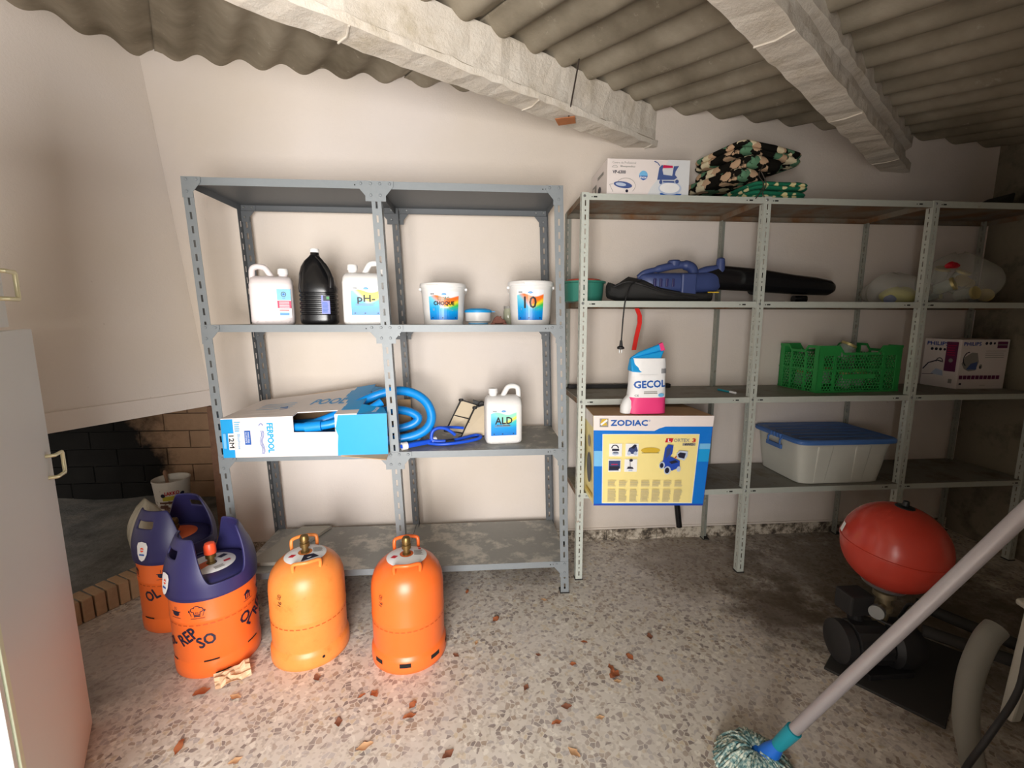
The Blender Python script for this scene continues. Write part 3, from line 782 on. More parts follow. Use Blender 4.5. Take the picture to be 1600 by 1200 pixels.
# ------------------------------------------------------------------ shelf goods: canisters and buckets
def canister(label, loc, rz, w, d, h, mat, side=1, lab=None, capmat='white'):
    """side=+1: neck on the left, handle on the right"""
    t = thing('canister', label, 'canister', loc, rz); s = side
    hb = h*.80
    m = MB()
    secs = [(0, w*.90, d*.86, 0, 0, 5), (.004, w*.96, d*.94, 0, 0, 5), (.014, w, d, 0, 0, 5.5), (hb*.84, w, d, 0, 0, 5.5), (hb*.86, w*.985, d*.98, 0, 0, 5.5), (hb*.93, w*.97, d*.90, 0, 0, 5), (hb*.985, w*.93, d*.70, 0, 0, 4.5), (hb*1.03, w*.80, d*.42, -s*w*.02, 0, 4)]
    m.loft(secs, 44)
    m.obj('body', mat, t, 50)
    q = MB(); q.tube(spline([(-s*w*.02, 0, hb*.98), (s*w*.06, 0, h*.885), (s*w*.14, 0, h*.965), (s*w*.24, 0, h*.985), (s*w*.34, 0, h*.98), (s*w*.415, 0, h*.945), (s*w*.435, 0, h*.86), (s*w*.435, 0, hb*.92)], 6), .0135, 12, flat=1.0)
    q.obj('handle', mat, t, 60)
    q = MB(); nx = -s*w*.27; q.lathe([(.020, hb*.96), (.020, h*.865)], 20, (nx, 0, 0)); q.obj('neck', mat, t, 40)
    q = MB(); c0 = h*.865; q.lathe([(.0225, c0), (.0235, c0+.002), (.0235, c0+.022), (.021, c0+.026), (0, c0+.026)], 24, (nx, 0, 0)); cp = q.obj('cap', capmat, t, 40)
    for k in range(5):
        q = MB(); x = -w*.36+w*.18*k; q.tube([(x-.005, -d/2+.004, .008), (x+.006, -d/2+.001, .016)], .0022, 6); q.obj('foot_rib', mat, t)
    return t
def std_label(t, fr, w, h, big, mat, x0=0, bw=None, small=True):
    """rectangular label with blue wave, oval emblem and a large word"""
    m = MB(); n = 12; vs = [fr(x0-w/2+w*i/n, y, .0006) for y in (-h/2, h/2) for i in range(n+1)]
    m.add(vs, [(i, i+1, n+2+i, n+1+i) for i in range(n)]); lb = m.obj('label', mat, t)
    p = Print(fr, .0012)
    p.ell(x0+w*.0, h*.40, .012, .0055, 'inkblue'); p.ell(x0+w*.0, h*.40, .010, .004, 'ltblue', 16); p.text('CTX', x0, h*.40, .014, .0045, 'inkblue')
    for k in range(7): p.rect(x0-w*.42+k*.0028, h*.38, x0-w*.42+k*.0028+.0014, h*.44, 'inkblack', 1); p.k -= 1
    for (tx, x, y, ww, hh, mt) in big: p.text(tx, x0+x, y, ww, hh, mt, 0, .0012 if hh > .02 else .0005)
    p.para(x0-w*.36, -h*.14-.006, x0+w*.34, -h*.14+.006, 3, 'inkgrey', .35) if small else None
    for x in (-.38, -.05, .38): p.rect(x0+w*x-.003, -h*.45, x0+w*x+.003, -h*.42, 'ink', 1)
    p.build('lettering', lb); return lb
zA2, zA3 = 1.3737, .7727
# white canister with pink and blue label, turned so that the neck points right
t = canister('white canister with a pink and blue label, leftmost on the shelf beside the black bottle', (-.972, 2.225, zA2), .30, .185, .135, .272, 'milky', -1)
fr_ = flat((.052, -.0678, .098), (1, 0, 0), (0, 0, 1)); p = Print(fr_, .0006); p.rect(-.028, -.065, .030, .065, 'paper'); p.rect(-.028, .015, .030, .065, 'ltblue')
p.ring(0, .042, .011, .012, .003, 'ink'); p.ell(0, .042, .005, .005, 'inkblue'); p.text('QP', 0, .024, .012, .006, 'inkblue'); p.rect(-.028, -.022, .030, .012, 'inkred')
for k in range(4): p.rect(-.02, -.018+k*.0075, .022, -.015+k*.0075, 'paper', 1)
p.para(-.02, -.036, .02, -.028, 1, 'red'); p.rect(-.020, -.055, .020, -.042, 'ltblue'); p.para(-.02, -.053, .02, -.044, 2, 'inkblue'); p.build('label', t)
# black bottle
t = thing('bottle', 'tall ribbed black plastic bottle with a white cap', 'bottle', (-.762, 2.235, zA2), .1)
m = MB(); secs = [(0, .140, .120, 0, 0, 3.4), (.006, .160, .138, 0, 0, 3.4), (.016, .166, .144, 0, 0, 3.4), (.030, .166, .144, 0, 0, 3.4)]
z = .045
for k in range(6): secs += [(z, .166, .144, 0, 0, 3.4), (z+.004, .156, .136, 0, 0, 3.4), (z+.008, .156, .136, 0, 0, 3.4), (z+.012, .166, .144, 0, 0, 3.4)]; z += .019
secs += [(.172, .170, .146, 0, 0, 3.2), (.200, .158, .138, -.003, 0, 3), (.235, .138, .126, -.012, 0, 2.6), (.270, .112, .108, -.016, 0, 2.3), (.298, .084, .086, -.014, 0, 2.1), (.318, .052, .058, -.010, 0, 2), (.328, .040, .040, -.008, 0, 2), (.338, .038, .038, -.008, 0, 2)]
m.loft(secs, 48); m.obj('body', 'black', t, 35)
q = MB(); q.tube(spline([(.004, -.02, .318), (.030, -.035, .290), (.055, -.044, .250), (.068, -.048, .210), (.066, -.050, .170)], 6), [.010]*8+[.012]*9+[.014]*8, 10); q.obj('handle', 'black', t, 60)
q = MB(); q.lathe([(.020, .338), (.021, .341), (.021, .352), (.018, .356), (0, .356)], 20, (-.008, 0, 0)); q.obj('cap', 'white', t, 40)
p = Print(flat((.045, -.0735, .09), (1, .18, 0), (0, 0, 1)), .0016); p.rect(-.018, -.04, .018, .045, 'lilac'); p.rect(-.010, .020, .018, .045, 'ink'); p.rect(.004, .028, .016, .040, 'green'); p.para(-.015, -.035, .012, .015, 8, 'inkblue'); p.build('label', t)
t = canister('white canister labelled pH behind the middle post', (-.535, 2.20, zA2), .12, .195, .14, .292, 'white', 1)
std_label(t, flat((.012, -.0705, .112), (1, 0, 0), (0, 0, 1)), .135, .135, [('pH-', 0, .004, .078, .040, 'inkblack')], 'label_yellow')
def bucket(label, loc, rz, r0, r1, h, phi, words, mat):
    t = thing('bucket', label, 'bucket', loc, rz)
    tp = (r1-r0)/h
    m = MB(); m.lathe([(r0*.94, .004), (r0, 0), (r0+.001, .006), (r1, h*.90), (r1, h*.93)], 48); m.obj('body', 'white', t, 40)
    q = MB(); q.lathe([(r1+.002, h*.885), (r1+.005, h*.89), (r1+.006, h*.90), (r1+.006, h*.965), (r1+.003, h*.99), (r1-.004, h), (r1-.010, h*.975), (0, h*.975)], 48); q.obj('lid', 'white', t, 35)
    q = MB(); f = cyl(r1+.002, phi-.5, h*.93); q.tube([f(-.03, 0, .006), f(0, 0, .0065), f(.03, 0, .006)], .003, 6); q.obj('lid_tab', 'white', t)
    q = MB(); P = []
    for k in range(17):
        a = PI*k/16; P.append(((r1+.009)*math.cos(a), -.010-abs(math.sin(a))*(r1+.002)*.35 + 0, h*.84-.055*math.sin(a)*0-.02*math.sin(a)))
    P = [(r1+.006+.012*math.sin(PI*k/16) if False else (r1+.006)*math.cos(PI*k/16), (r1+.012)*math.sin(PI*k/16), h*.86-.30*h*math.sin(PI*k/16)) for k in range(17)]
    q.tube([Vector(p) for p in P], .0022, 6); bl = q.obj('bail_handle', 'white', t, 60)
    for s in (-1, 1):
        q = MB(); q.tube([(s*(r1-.002), 0, h*.86), (s*(r1+.010), 0, h*.86)], .008, 12); q.obj('bail_boss', 'white', t, 40)
    std_label(t, cyl(r0+(r1-r0)*.5+.0015, phi, h*.45, (r1-r0)/(h*.9)), *words[0], words[1], mat)
    return t
bucket('white lidded bucket labelled CLORO CHOQUE', (-.175, 2.335, zA2), 0, .098, .112, .205, -PI/2+.1, ((.155, .138), [('CLORO', -.002, .034, .056, .018, 'potgreen'), ('CHOQUE', 0, .010, .100, .021, 'inkblack'), ('3', -.016, -.008, .006, .009, 'paper'), ('acciones', .006, -.008, .03, .006, 'paper')]), 'label_orange')
bucket('white lidded bucket labelled with a large 10', (.272, 2.30, zA2), 0, .098, .112, .215, -PI/2-.12, ((.135, .148), [('10', 0, .012, .060, .056, 'inkblack')]), 'label_orange')
# small round tub with blue lid
t = thing('round_tub', 'small white round tub with a blue lid beside the CLORO CHOQUE bucket', 'tub', (.003, 2.36, zA2))
m = MB(); m.lathe([(.040, 0), (.050, .001), (.052, .010), (.066, .016), (.068, .060), (.069, .064)], 40); m.obj('body', 'white', t, 35)
m = MB(); m.lathe([(.040, .0005), (.051, .0005), (.0515, .009), (.050, .010)], 40, cap=False); m.obj('foot_ring', 'ltblue', t)
m = MB(); m.lathe([(.070, .060), (.072, .062), (.072, .070), (.066, .076), (.040, .082), (0, .083)], 40); l_ = m.obj('lid', 'cyan', t, 35)
q = MB(); q.box(.068, .088, -.012, .012, .063, .067); q.obj('lid_tab', 'cyan', l_)
# jar and red stone
t = thing('glass_jar', 'small dusty glass jar just left of the bucket labelled 10', 'jar', (.165, 2.40, zA2))
m = MB(); m.lathe([(.024, 0), (.027, .004), (.027, .066), (.022, .078), (.022, .088)], 24); m.obj('body', 'glass', t, 40)
m = MB(); m.lathe([(.024, .082), (.024, .096), (0, .097)], 24); m.obj('lid', 'inkgrey', t, 40)
t = MB(); rnd = random.Random(2); R = []
for k, (r, z) in enumerate([(.020, 0), (.036, .006), (.034, .018), (.020, .030), (.008, .040)]):
    R.append([((r+rnd.uniform(-.006, .006))*math.cos(a*PI/6), .7*(r+rnd.uniform(-.006, .006))*math.sin(a*PI/6), z+rnd.uniform(-.002, .002)*(k > 0)) for a in range(12)])
t.rings(R); o = t.obj('stone', 'stone', None, 30, loc=(.108, 2.30, zA2+.001)); tag(o, 'lumpy reddish brown stone between the small blue-lidded tub and the jar', 'stone')
for i, (x, y) in enumerate([(.075, 2.22), (.135, 2.21)]):
    t = MB(); rnd = random.Random(i); R = [[((r+rnd.uniform(-.002, .002))*math.cos(a*PI/4), .6*r*math.sin(a*PI/4), z) for a in range(8)] for r, z in ((.010, 0), (.012, .003), (.006, .007))]
    t.rings(R); o = t.obj('stone_chip', 'stone', None, 30, loc=(x, y, zA2+.0006)); tag(o, 'tiny reddish stone chip on the shelf edge, %s' % ('beside the small tub' if i == 0 else 'in front of the jar'), 'stone chip')
t = canister('white canister labelled ALD on the third shelf', (.125, 2.235, zA3), .10, .188, .135, .292, 'white', 1)
std_label(t, flat((-.006, -.068, .115), (1, 0, 0), (0, 0, 1)), .130, .138, [('ALD', 0, .008, .086, .034, 'inkblack'), ('Extra', -.02, -.016, .024, .007, 'inkblack'), ('Invernador', .014, -.016, .036, .007, 'inkblack')], 'label_aqua')

# ------------------------------------------------------------------ carton with pool hose
t = thing('hose_carton', 'long white and blue carton printed FERPOOL and 12M, torn open around the blue hose', 'carton', (-1.158, 2.035, zA3+.001))
L, H0_, H1_, D0 = .735, .178, .196, .40
def cx(x): return H0_+(H1_-H0_)*x/L
m = MB(); tt = .004; NX0, NX1, ND = .315, .500, .072
for x0, x1, lo in ((0, NX0, 0), (NX1, L, 0)):
    m.hexa([(x0, 0, 0), (x1, 0, 0), (x0, tt, 0), (x1, tt, 0), (x0, 0, cx(x0)), (x1, 0, cx(x1)), (x0, tt, cx(x0)), (x1, tt, cx(x1))])
m.hexa([(NX0, 0, 0), (NX1, 0, 0), (NX0, tt, 0), (NX1, tt, 0), (NX0, 0, cx(NX0)-ND), (NX1, 0, cx(NX1)-ND-.006), (NX0, tt, cx(NX0)-ND), (NX1, tt, cx(NX1)-ND-.006)])
front = m.obj('front_panel', 'boxwhite', t)
def topz(x, y): return cx(x)+ (y/D0)*(.012+.085*(x/L)**1.3)
m = MB(); N = 8
for x0, x1, y0 in ((0, NX0, 0), (NX0, NX1, .055), (NX1, .60, 0)):
    for k in range(N):
        ya, yb = y0+(D0-y0)*k/N, y0+(D0-y0)*(k+1)/N
        m.hexa([(x0, ya, topz(x0, ya)), (x1, ya, topz(x1, ya)), (x0, yb, topz(x0, yb)), (x1, yb, topz(x1, yb)), (x0, ya, topz(x0, ya)+tt), (x1, ya, topz(x1, ya)+tt), (x0, yb, topz(x0, yb)+tt), (x1, yb, topz(x1, yb)+tt)])
top = m.obj('top_panel', 'boxwhite', t)
m = MB(); m.hexa([(0, tt, 0), (tt, tt, 0), (0, D0, 0), (tt, D0, 0), (0, tt, cx(0)), (tt, tt, cx(0)), (0, D0, topz(0, D0)), (tt, D0, topz(0, D0))]); m.obj('end_panel', 'cyan', t)
m = MB(); m.hexa([(0, D0, 0), (L, D0, 0), (0, D0+tt, 0), (L, D0+tt, 0), (0, D0, topz(0, D0)), (.60, D0, topz(.6, D0)), (0, D0+tt, topz(0, D0)), (.60, D0+tt, topz(.6, D0))]); m.obj('back_panel', 'card', t)
m = MB(); m.box(tt, L, tt, D0, 0, .003); m.obj('bottom_panel', 'card', t)
p = Print(quad((0, 0, 0), (L, 0, 0), (0, 0, H0_), (L, 0, H1_), L, .18))
p.rect(0, 0, .052, .18, 'cyan'); p.strip([(.50, .125), (.512, .09), (.508, .05), (.506, 0)], [(L, .18), (L, .09), (L, .05), (L, 0)], 'cyan')
p.strip([(.515, .18), (.503, .125), (.512, .09), (.508, .05), (.506, 0)], [(L, .18), (L, .125), (L, .09), (L, .05), (L, 0)], 'cyan')
p.text('FERPOOL', .212, .088, .135, .026, 'cyan', -PI/2, .0014); p.text('piscinas y spas', .191, .085, .09, .006, 'ltblue', -PI/2)
for k in range(3): p.line([(.170+k*.005+.004*math.sin(i), .015+i*.012) for i in range(10)], .0022, 'inkblue')
p.ring(.174, .145, .009, .012, .003, 'inkblue', 0, PI); p.rect(.100, .06, .126, .125, 'inkblue'); p.text('MANGUERA', .117, .093, .05, .007, 'paper', -PI/2); p.text('FLOTANTE', .107, .093, .05, .007, 'paper', -PI/2)
p.text('Bluehose', .075, .075, .07, .012, 'ltblue', -PI/2); p.rect(.030, .038, .055, .115, 'paper'); p.text('12M', .043, .076, .058, .020, 'inkblack', -PI/2, .0008)
p.rect(.008, .045, .020, .115, 'ltblue'); p.para(.06, .12, .085, .17, 5, 'ltblue'); p.build('print', front)
p = Print(lambda x, y, h: Vector((x, y, topz(x, y)+tt+h)), .001)
for k in range(8):
    ya, yb = D0*k/8, D0*(k+1)/8
    xe = .50+.02*math.sin(k*.9)
    if ya >= .04: p.rect(xe, ya, .60, yb+.001, 'cyan', 4); p.k -= 1
p.k += 1
p.rect(.20, .12, .235, .17, 'inkblue', 4, .3); p.text('POOL', .42, .20, .17, .085, 'cyan', -.15, .002)
for k in range(4): p.line([(.09+i*.02, .14+k*.03+.006*math.sin(i*1.3)) for i in range(9)], .006, 'ltblue')
p.build('print', top)
m = MB(); m.hexa([(.60, 0, cx(.6)), (L, 0, H1_), (.60, .003, cx(.6)+.0), (L, .003, H1_), (.60, .10, cx(.6)+.03), (L-.03, .08, H1_+.012), (.60, .103, cx(.6)+.03), (L-.03, .083, H1_+.012)]); fl = m.obj('flap', 'cyan', t)
p = Print(quad((.60, -.001, cx(.6)+.001), (L, -.001, H1_+.001), (.60, .098, cx(.6)+.031), (L-.03, .078, H1_+.013), .13, .1), .0012); p.text('FERPOOL', .085, .05, .075, .017, 'paper', -1.9, .0006); p.build('print', fl)
m = MB(); m.hexa([(.52, -.003, -.004), (L, -.05, -.012), (.52, 0, .0), (L, .0, .0), (.52, -.003, -.001), (L, -.05, -.009), (.52, 0, .003), (L, .0, .003)]); m.obj('flap', 'card', t)
m = MB(); m.hexa([(.60, .30, topz(.6, .3)), (.66, .30, topz(.6, .3)-.01), (.60, .37, topz(.6, .37)), (.66, .37, topz(.6, .37)-.01), (.60, .30, topz(.6, .3)+.004), (.66, .30, topz(.6, .3)-.006), (.60, .37, topz(.6, .37)+.004), (.66, .37, topz(.6, .37)-.006)]); m.obj('flap', 'cyan', t)
# hose
def ribbed(pts, r, mat, name, parent, pitch=.006, amp=.0014):
    P = spline(pts, 40); acc = [0]
    for a, b in zip(P, P[1:]): acc.append(acc[-1]+(b-a).length)
    n = int(acc[-1]/pitch*2); Q = []; j = 0
    for i in range(n):
        s = acc[-1]*i/(n-1)
        while j < len(acc)-2 and acc[j+1] < s: j += 1
        k = (s-acc[j])/max(1e-9, acc[j+1]-acc[j]); Q.append(P[j].lerp(P[j+1], k))
    m = MB(); m.tube(Q, [r+(amp if i % 2 else -amp*.4) for i in range(n)], 12); return m.obj(name, mat, parent, 80)
t = thing('pool_hose', 'ribbed bright blue pool hose looping out of the carton', 'hose', (-.55, 2.25, zA3+.02))
o = (-.55, 2.25, zA3+.02)
def rel(P, o): return [(a-o[0], b-o[1], c-o[2]) for a, b, c in P]
ribbed(rel([(-1.0, 2.13, .85), (-.85, 2.11, .885), (-.70, 2.14, .935), (-.56, 2.25, 1.0), (-.44, 2.27, 1.035), (-.34, 2.26, 1.028), (-.265, 2.24, .98), (-.238, 2.22, .905), (-.27, 2.20, .845), (-.36, 2.18, .812), (-.50, 2.16, .805), (-.70, 2.15, .81), (-.95, 2.15, .81)], o), .0225, 'hose', 'hose_length', t)
ribbed(rel([(-1.0, 2.30, .86), (-.7, 2.32, .88), (-.50, 2.31, .925), (-.38, 2.30, .925), (-.315, 2.29, .89), (-.36, 2.28, .85), (-.52, 2.27, .825), (-.9, 2.25, .82)], o), .0215, 'hose', 'hose_length', t)
ribbed(rel([(-.95, 2.085, .905), (-.85, 2.075, .902), (-.78, 2.075, .903), (-.68, 2.085, .915), (-.55, 2.12, .955), (-.47, 2.16, 1.0)], o), .020, 'hose', 'hose_length', t)
m = MB(); P = rel([(-.80, 2.066, .902), (-.73, 2.070, .908)], o); m.tube(P, .0255, 20); m.obj('hose_cuff', 'hose', t, 50)
# piece of brown cardboard behind the hose
o = MB(); o.box(-.05, .055, 0, .005, 0, .17); o = o.obj('cardboard_piece', 'card'); o.location = (-.43, 2.44, zA3+.03); tag(o, 'plain brown cardboard piece standing behind the hose loop', 'cardboard')
o.location.z = zA3+.001; o.scale = (1, 1, 1.1)
# brush head: twin rails with white end rollers
t = thing('brush_head', 'twin-rail grey pool brush head with blue end arm and white rollers', 'pool brush', (-.34, 2.13, zA3))
for (a, b) in (((-.145, .32, .018), (-.002, -.02, .018)), ((-.03, .36, .018), (.098, .05, .018)), ((-.09, .34, .018), (.045, .015, .018))):
    m = MB(); m.tube([a, b], .010, 4); m.obj('rail', 'alu', t)
m = MB(); m.hexa([(-.003, -.030, .008), (.105, .045, .008), (-.015, -.010, .008), (.093, .062, .008), (-.003, -.030, .030), (.105, .045, .030), (-.015, -.010, .030), (.093, .062, .030)]); m.obj('end_arm', 'royal', t, bevel=.004)
for c in ((-.020, -.028, 0), (.110, .058, 0)):
    m = MB(); m.tube([(c[0]-.010, c[1]-.006, .020), (c[0]+.012, c[1]+.008, .020)], .019, 18); r_ = m.obj('roller', 'white', t, 40)
    q = MB(); q.tube([(c[0]-.012, c[1]-.008, .020), (c[0]-.0102, c[1]-.0062, .020)], .010, 12); q.obj('hub', 'royal', r_)
m = MB(); m.loft([(.022, .05, .11, .02, .12, 3), (.034, .04, .09, .02, .12, 3)], 20); m.obj('swivel', 'white', t, 40)
# blue folded strap-like handle
t = thing('rope_handle', 'bright blue looped cord bound with black tape in front of the black wire frame', 'cord', (-.13, 2.2, zA3+.003))
oo = (-.13, 2.2, zA3)
m = MB(); m.tube(spline(rel([(-.25, 2.17, .782), (-.20, 2.155, .780), (-.14, 2.155, .782), (-.06, 2.18, .785), (0.0, 2.215, .790), (.008, 2.245, .795), (-.02, 2.26, .795), (-.08, 2.225, .79), (-.14, 2.185, .79), (-.20, 2.175, .79), (-.235, 2.175, .80), (-.23, 2.18, .84), (-.20, 2.19, .855), (-.16, 2.2, .845), (-.12, 2.21, .812)], oo), 6), .0085, 8); m.obj('cord', 'royal', t, 60)
m = MB(); m.tube(spline(rel([(-.30, 2.22, .80), (-.24, 2.24, .835), (-.15, 2.26, .84), (-.08, 2.28, .83)], oo), 6), .0075, 8); m.obj('cord', 'royal', t, 60)
m = MB(); m.tube(rel([(-.165, 2.165, .786), (-.125, 2.178, .787)], oo), .0145, 8); m.obj('tape_band', 'inkblack', t)
# filter frame: two framed panels
t = thing('filter_frame', 'pair of black framed beige filter panels leaning left of the ALD canister', 'filter frame', (-.06, 2.35, zA3+.006))
oo = (-.06, 2.35, zA3)
for k, (P00, P10, P01, P11) in enumerate((((-.175, 2.34, .800), (-.065, 2.30, .790), (-.095, 2.40, .955), (.03, 2.38, .915)), ((-.095, 2.27, .776), (.045, 2.27, .785), (-.020, 2.36, .918), (.075, 2.36, .940)))):
    P = [Vector(a)-Vector(oo) for a in (P00, P10, P11, P01)]; n = (P[1]-P[0]).cross(P[3]-P[0]).normalized()*.002
    m = MB(); m.hexa([P[0]-n, P[1]-n, P[0]+n, P[1]+n, P[3]-n, P[2]-n, P[3]+n, P[2]+n]); m.obj('filter_panel', plain('beige_mesh', S(206, 190, 164), .8), t)
    m = MB(); m.tube([P[0], P[1], P[2], P[3]], .0065, 8, close=True); fr2 = m.obj('frame', 'blackm', t)
    m = MB(); m.tube([P[0].lerp(P[3], .5), P[1].lerp(P[2], .5)], .003, 6); m.obj('cross_wire', 'blackm', fr2)
    for c in (P[0], P[3]):
        m = MB(); m.lathe([(.012, -.006), (.014, 0), (.012, .006)], 12, c); m.obj('corner_boss', 'blackm', fr2, 40)
m = MB(); m.hexa([Vector(p)-Vector(oo) for p in [(-.03, 2.39, .93), (.07, 2.39, .90), (-.03, 2.41, .93), (.07, 2.41, .90), (-.03, 2.39, .955), (.07, 2.39, .925), (-.03, 2.41, .955), (.07, 2.41, .925)]]); m.obj('clip_bar', 'blackm', t)
m = MB(); m.tube(spline([(.05, 0.03, .15), (.07, .03, .175), (.09, .03, .17), (.10, .03, .14)], 5), .004, 6); m.obj('clip_loop', 'blackm', t)
# loose board on the lowest shelf
o = MB(); P = [(-1.02, 2.15), (-.86, 2.19), (-.99, 2.53), (-.90, 2.54)]
P = [(-1.16, 2.14), (-1.02, 2.14), (-1.04, 2.53), (-.87, 2.53)]
o.hexa([(x, y, z) for z in (.178, .196) for x, y in P]); o = o.obj('board', plain('dusty_board', S(168, 164, 154), .8, 0, .2, .12, 12), bevel=.002); tag(o, 'dusty grey board lying on the lowest shelf at its left end', 'board')
# ------------------------------------------------------------------ goods on the pale unit: top shelf
zB1, zB2, zB3, zB4 = 1.9968, 1.4907, .9955, .4924
def carton(name, label, loc, rz, w, d, h, mat, cat='carton'):
    t = thing(name, label, cat, loc, rz)
    m = MB(); m.box(0, w, 0, d, 0, h); m.obj('body', mat, t, bevel=.002)
    q = MB(); q.box(.004, w-.004, d*.5-.002, d*.5+.002, h, h+.0006); q.obj('tape_seam', 'card', t)
    return t
t = carton('iron_carton', 'white carton printed VP-6300 with a steam iron picture, on the top shelf', (.628, 2.205, zB1), 0, .408, .30, .166, 'boxwhite')
p = Print(flat((0, 0, 0), (1, 0, 0), (0, 0, 1)))
p.strip([(.30, .166), (.27, .10), (.22, .04), (.20, 0)], [(.408, .166), (.408, .10), (.408, .04), (.408, 0)], 'carton_tint')
p.text('Centro de Profesional', .082, .148, .115, .010, 'inkgrey'); p.text('Bluespeedico', .100, .130, .072, .010, 'inkgrey', 0, .0004); p.line([(.022, .126), (.030, .134), (.044, .134), (.050, .126), (.022, .126)], .0016, 'inkgrey')
p.text('VP-6300', .058, .105, .064, .014, 'ink', 0, .0006)
p.ell(.178, .092, .021, .021, 'ltblue'); p.poly([(.157, .090), (.199, .090), (.194, .076), (.178, .069), (.162, .076)], 'inkblue'); p.text('inox', .178, .083, .032, .012, 'paper', 0, .0005)
p.ell(.078, .046, .046, .015, 'steelblue', 24, -.12); p.ell(.068, .048, .026, .008, 'ltgreyblue', 20, -.1); p.ring(.092, .042, .048, .036, .0018, 'inkgrey', -.8, 2.6); p.ell(.098, .018, .007, .007, 'ink'); p.line([(.03, .05), (.012, .046), (.03, .012)], .0018, 'inkgrey')
p.poly([(.262, .012), (.372, .010), (.366, .002), (.266, .002)], 'inkblue'); p.ell(.312, .034, .058, .030, 'ltgreyblue', 26); p.ell(.310, .036, .050, .024, 'paper', 26)
p.poly([(.246, .072), (.254, .128), (.266, .140), (.274, .138), (.270, .118), (.276, .096), (.320, .092), (.326, .136), (.352, .138), (.336, .112), (.334, .096), (.346, .084), (.330, .074)], 'steelblue')
p.poly([(.272, .126), (.322, .128), (.320, .138), (.274, .140)], 'inkred'); p.line([(.256, .136), (.244, .150), (.228, .156)], .004, 'steelblue')
p.ell(.345, .066, .009, .009, 'steelblue'); p.rect(.275, .060, .332, .068, 'steelblue'); p.ell(.264, .062, .008, .010, 'steelblue'); p.build('print', t)
p = Print(flat((0, .30, 0), (0, -1, 0), (0, 0, 1)))
p.rect(.03, .02, .11, .10, 'inkgrey'); p.rect(.045, .03, .075, .09, 'boxwhite'); p.rect(.13, .11, .24, .125, 'inkgrey'); p.ell(.17, .05, .03, .02, 'ink'); p.build('print', t)
# cushions, folded and stacked
def cushion(label, x, y, z, rz, w, d, h, mat, tilt=0, fold=True):
    t = thing('folded_cushion', label, 'cushion', (x, y, z), rz, None, 0, tilt)
    for k in range(2 if fold else 1):
        hh = h/2 if fold else h; m = MB(); secs = []; rnd = random.Random(int(x*1000)+k)
        for q, s in ((0, .88), (.06, .95), (.22, .99), (.5, 1.01), (.78, .99), (.94, .95), (1.0, .88)):
            secs.append((k*hh+q*hh, w*s, d*s, w/2, d/2, 7))
        m.loft(secs, 48)
        for v in m.v: v.z += .002*math.sin(v.x*30+k)
        zc = min(v.z for v in m.v)
        if k == 0: 
            for v in m.v: v.z -= min(0, zc)
        m.obj('cushion_layer', mat, t, 60)
    return t
cushion('green cushion with cream dots, lowest of the pile on the top shelf', 1.365, 2.20, zB1, .10, .325, .36, .042, 'green_dotted_cloth', 0)
cushion('green cream-dotted cushion, second from the bottom of the pile', 1.375, 2.205, zB1+.046, .06, .315, .36, .040, 'green_dotted_cloth', 0)
cushion('dark floral cushion lying directly on the green cushions', 1.300, 2.205, zB1+.092, .34, .20, .40, .056, 'floral_cloth', 0, False)
cushion('dark floral cushion, second from the top of the pile', 1.335, 2.19, zB1+.150, .30, .24, .39, .056, 'floral_cloth', .02, False)
cushion('dark floral cushion, topmost of the pile and jutting to the right', 1.30, 2.20, zB1+.216, .26, .42, .37, .066, 'floral_cloth', .05)
q = MB(); q.tube(spline([(1.40, 2.19, zB1+.15), (1.375, 2.180, zB1+.10), (1.40, 2.175, zB1+.06), (1.385, 2.172, zB1+.02), (1.36, 2.168, zB1-.012)], 6), .0025, 6); o = q.obj('cushion_tie', 'wire'); tag(o, 'thin dark tie cord hanging from the cushion pile over the shelf edge', 'cord')
q = MB(); q.tube(spline([(1.385, 2.178, zB1+.115), (1.41, 2.172, zB1+.06), (1.395, 2.17, zB1+.015), (1.405, 2.166, zB1-.005)], 6), .0025, 6); o = q.obj('cushion_tie', 'wire'); tag(o, 'second short dark tie cord beside the first on the green cushions', 'cord')
m = MB(); P = [(2.70, 2.26, 0), (2.86, 2.26, 0), (2.70, 2.40, 0), (2.86, 2.40, 0), (2.76, 2.26, .02), (2.87, 2.26, .078), (2.76, 2.40, .02), (2.87, 2.40, .075)]
m.hexa([(x, y, z+zB1) for x, y, z in P]); o = m.obj('black_pouch', 'cloth', bevel=.01); tag(o, 'black wedge-shaped pouch alone on the right end of the top shelf', 'pouch')

# ------------------------------------------------------------------ second shelf
t = thing('plastic_bowl', 'round teal plastic bowl with an orange-red lid at the left end of the shelf', 'bowl', (.565, 2.375, zB2))
m = MB(); m.lathe([(.092, 0), (.100, .003), (.108, .095), (.118, .098), (.118, .106), (.104, .106), (.100, .098)], 44, cap=True); m.obj('body', 'potgreen', t, 35)
m = MB(); m.lathe([(.088, .098), (.092, .102), (.092, .113), (.084, .118), (0, .119)], 40); m.obj('lid', 'potred', t, 35)
t = thing('leaf_blower', 'dark blue electric leaf blower with a long black tube and collection bag', 'leaf blower', (.70, 2.33, zB2))
def xl(secs, mat, name, n=28, par=None, e=2.4, jig=0):
    m = MB(); R = []; rnd = random.Random(len(name))
    for x, y, z, ry, rz in secs:
        r = []
        for j in range(n):
            a = 2*PI*j/n; ca, sa = math.cos(a), math.sin(a); f = 1+rnd.uniform(-jig, jig)
            r.append((x, y+ry*f*math.copysign(abs(ca)**(2/e), ca), z+rz*f*math.copysign(abs(sa)**(2/e), sa)))
        R.append(r)
    m.rings(R); return m.obj(name, mat, par or t, 50)
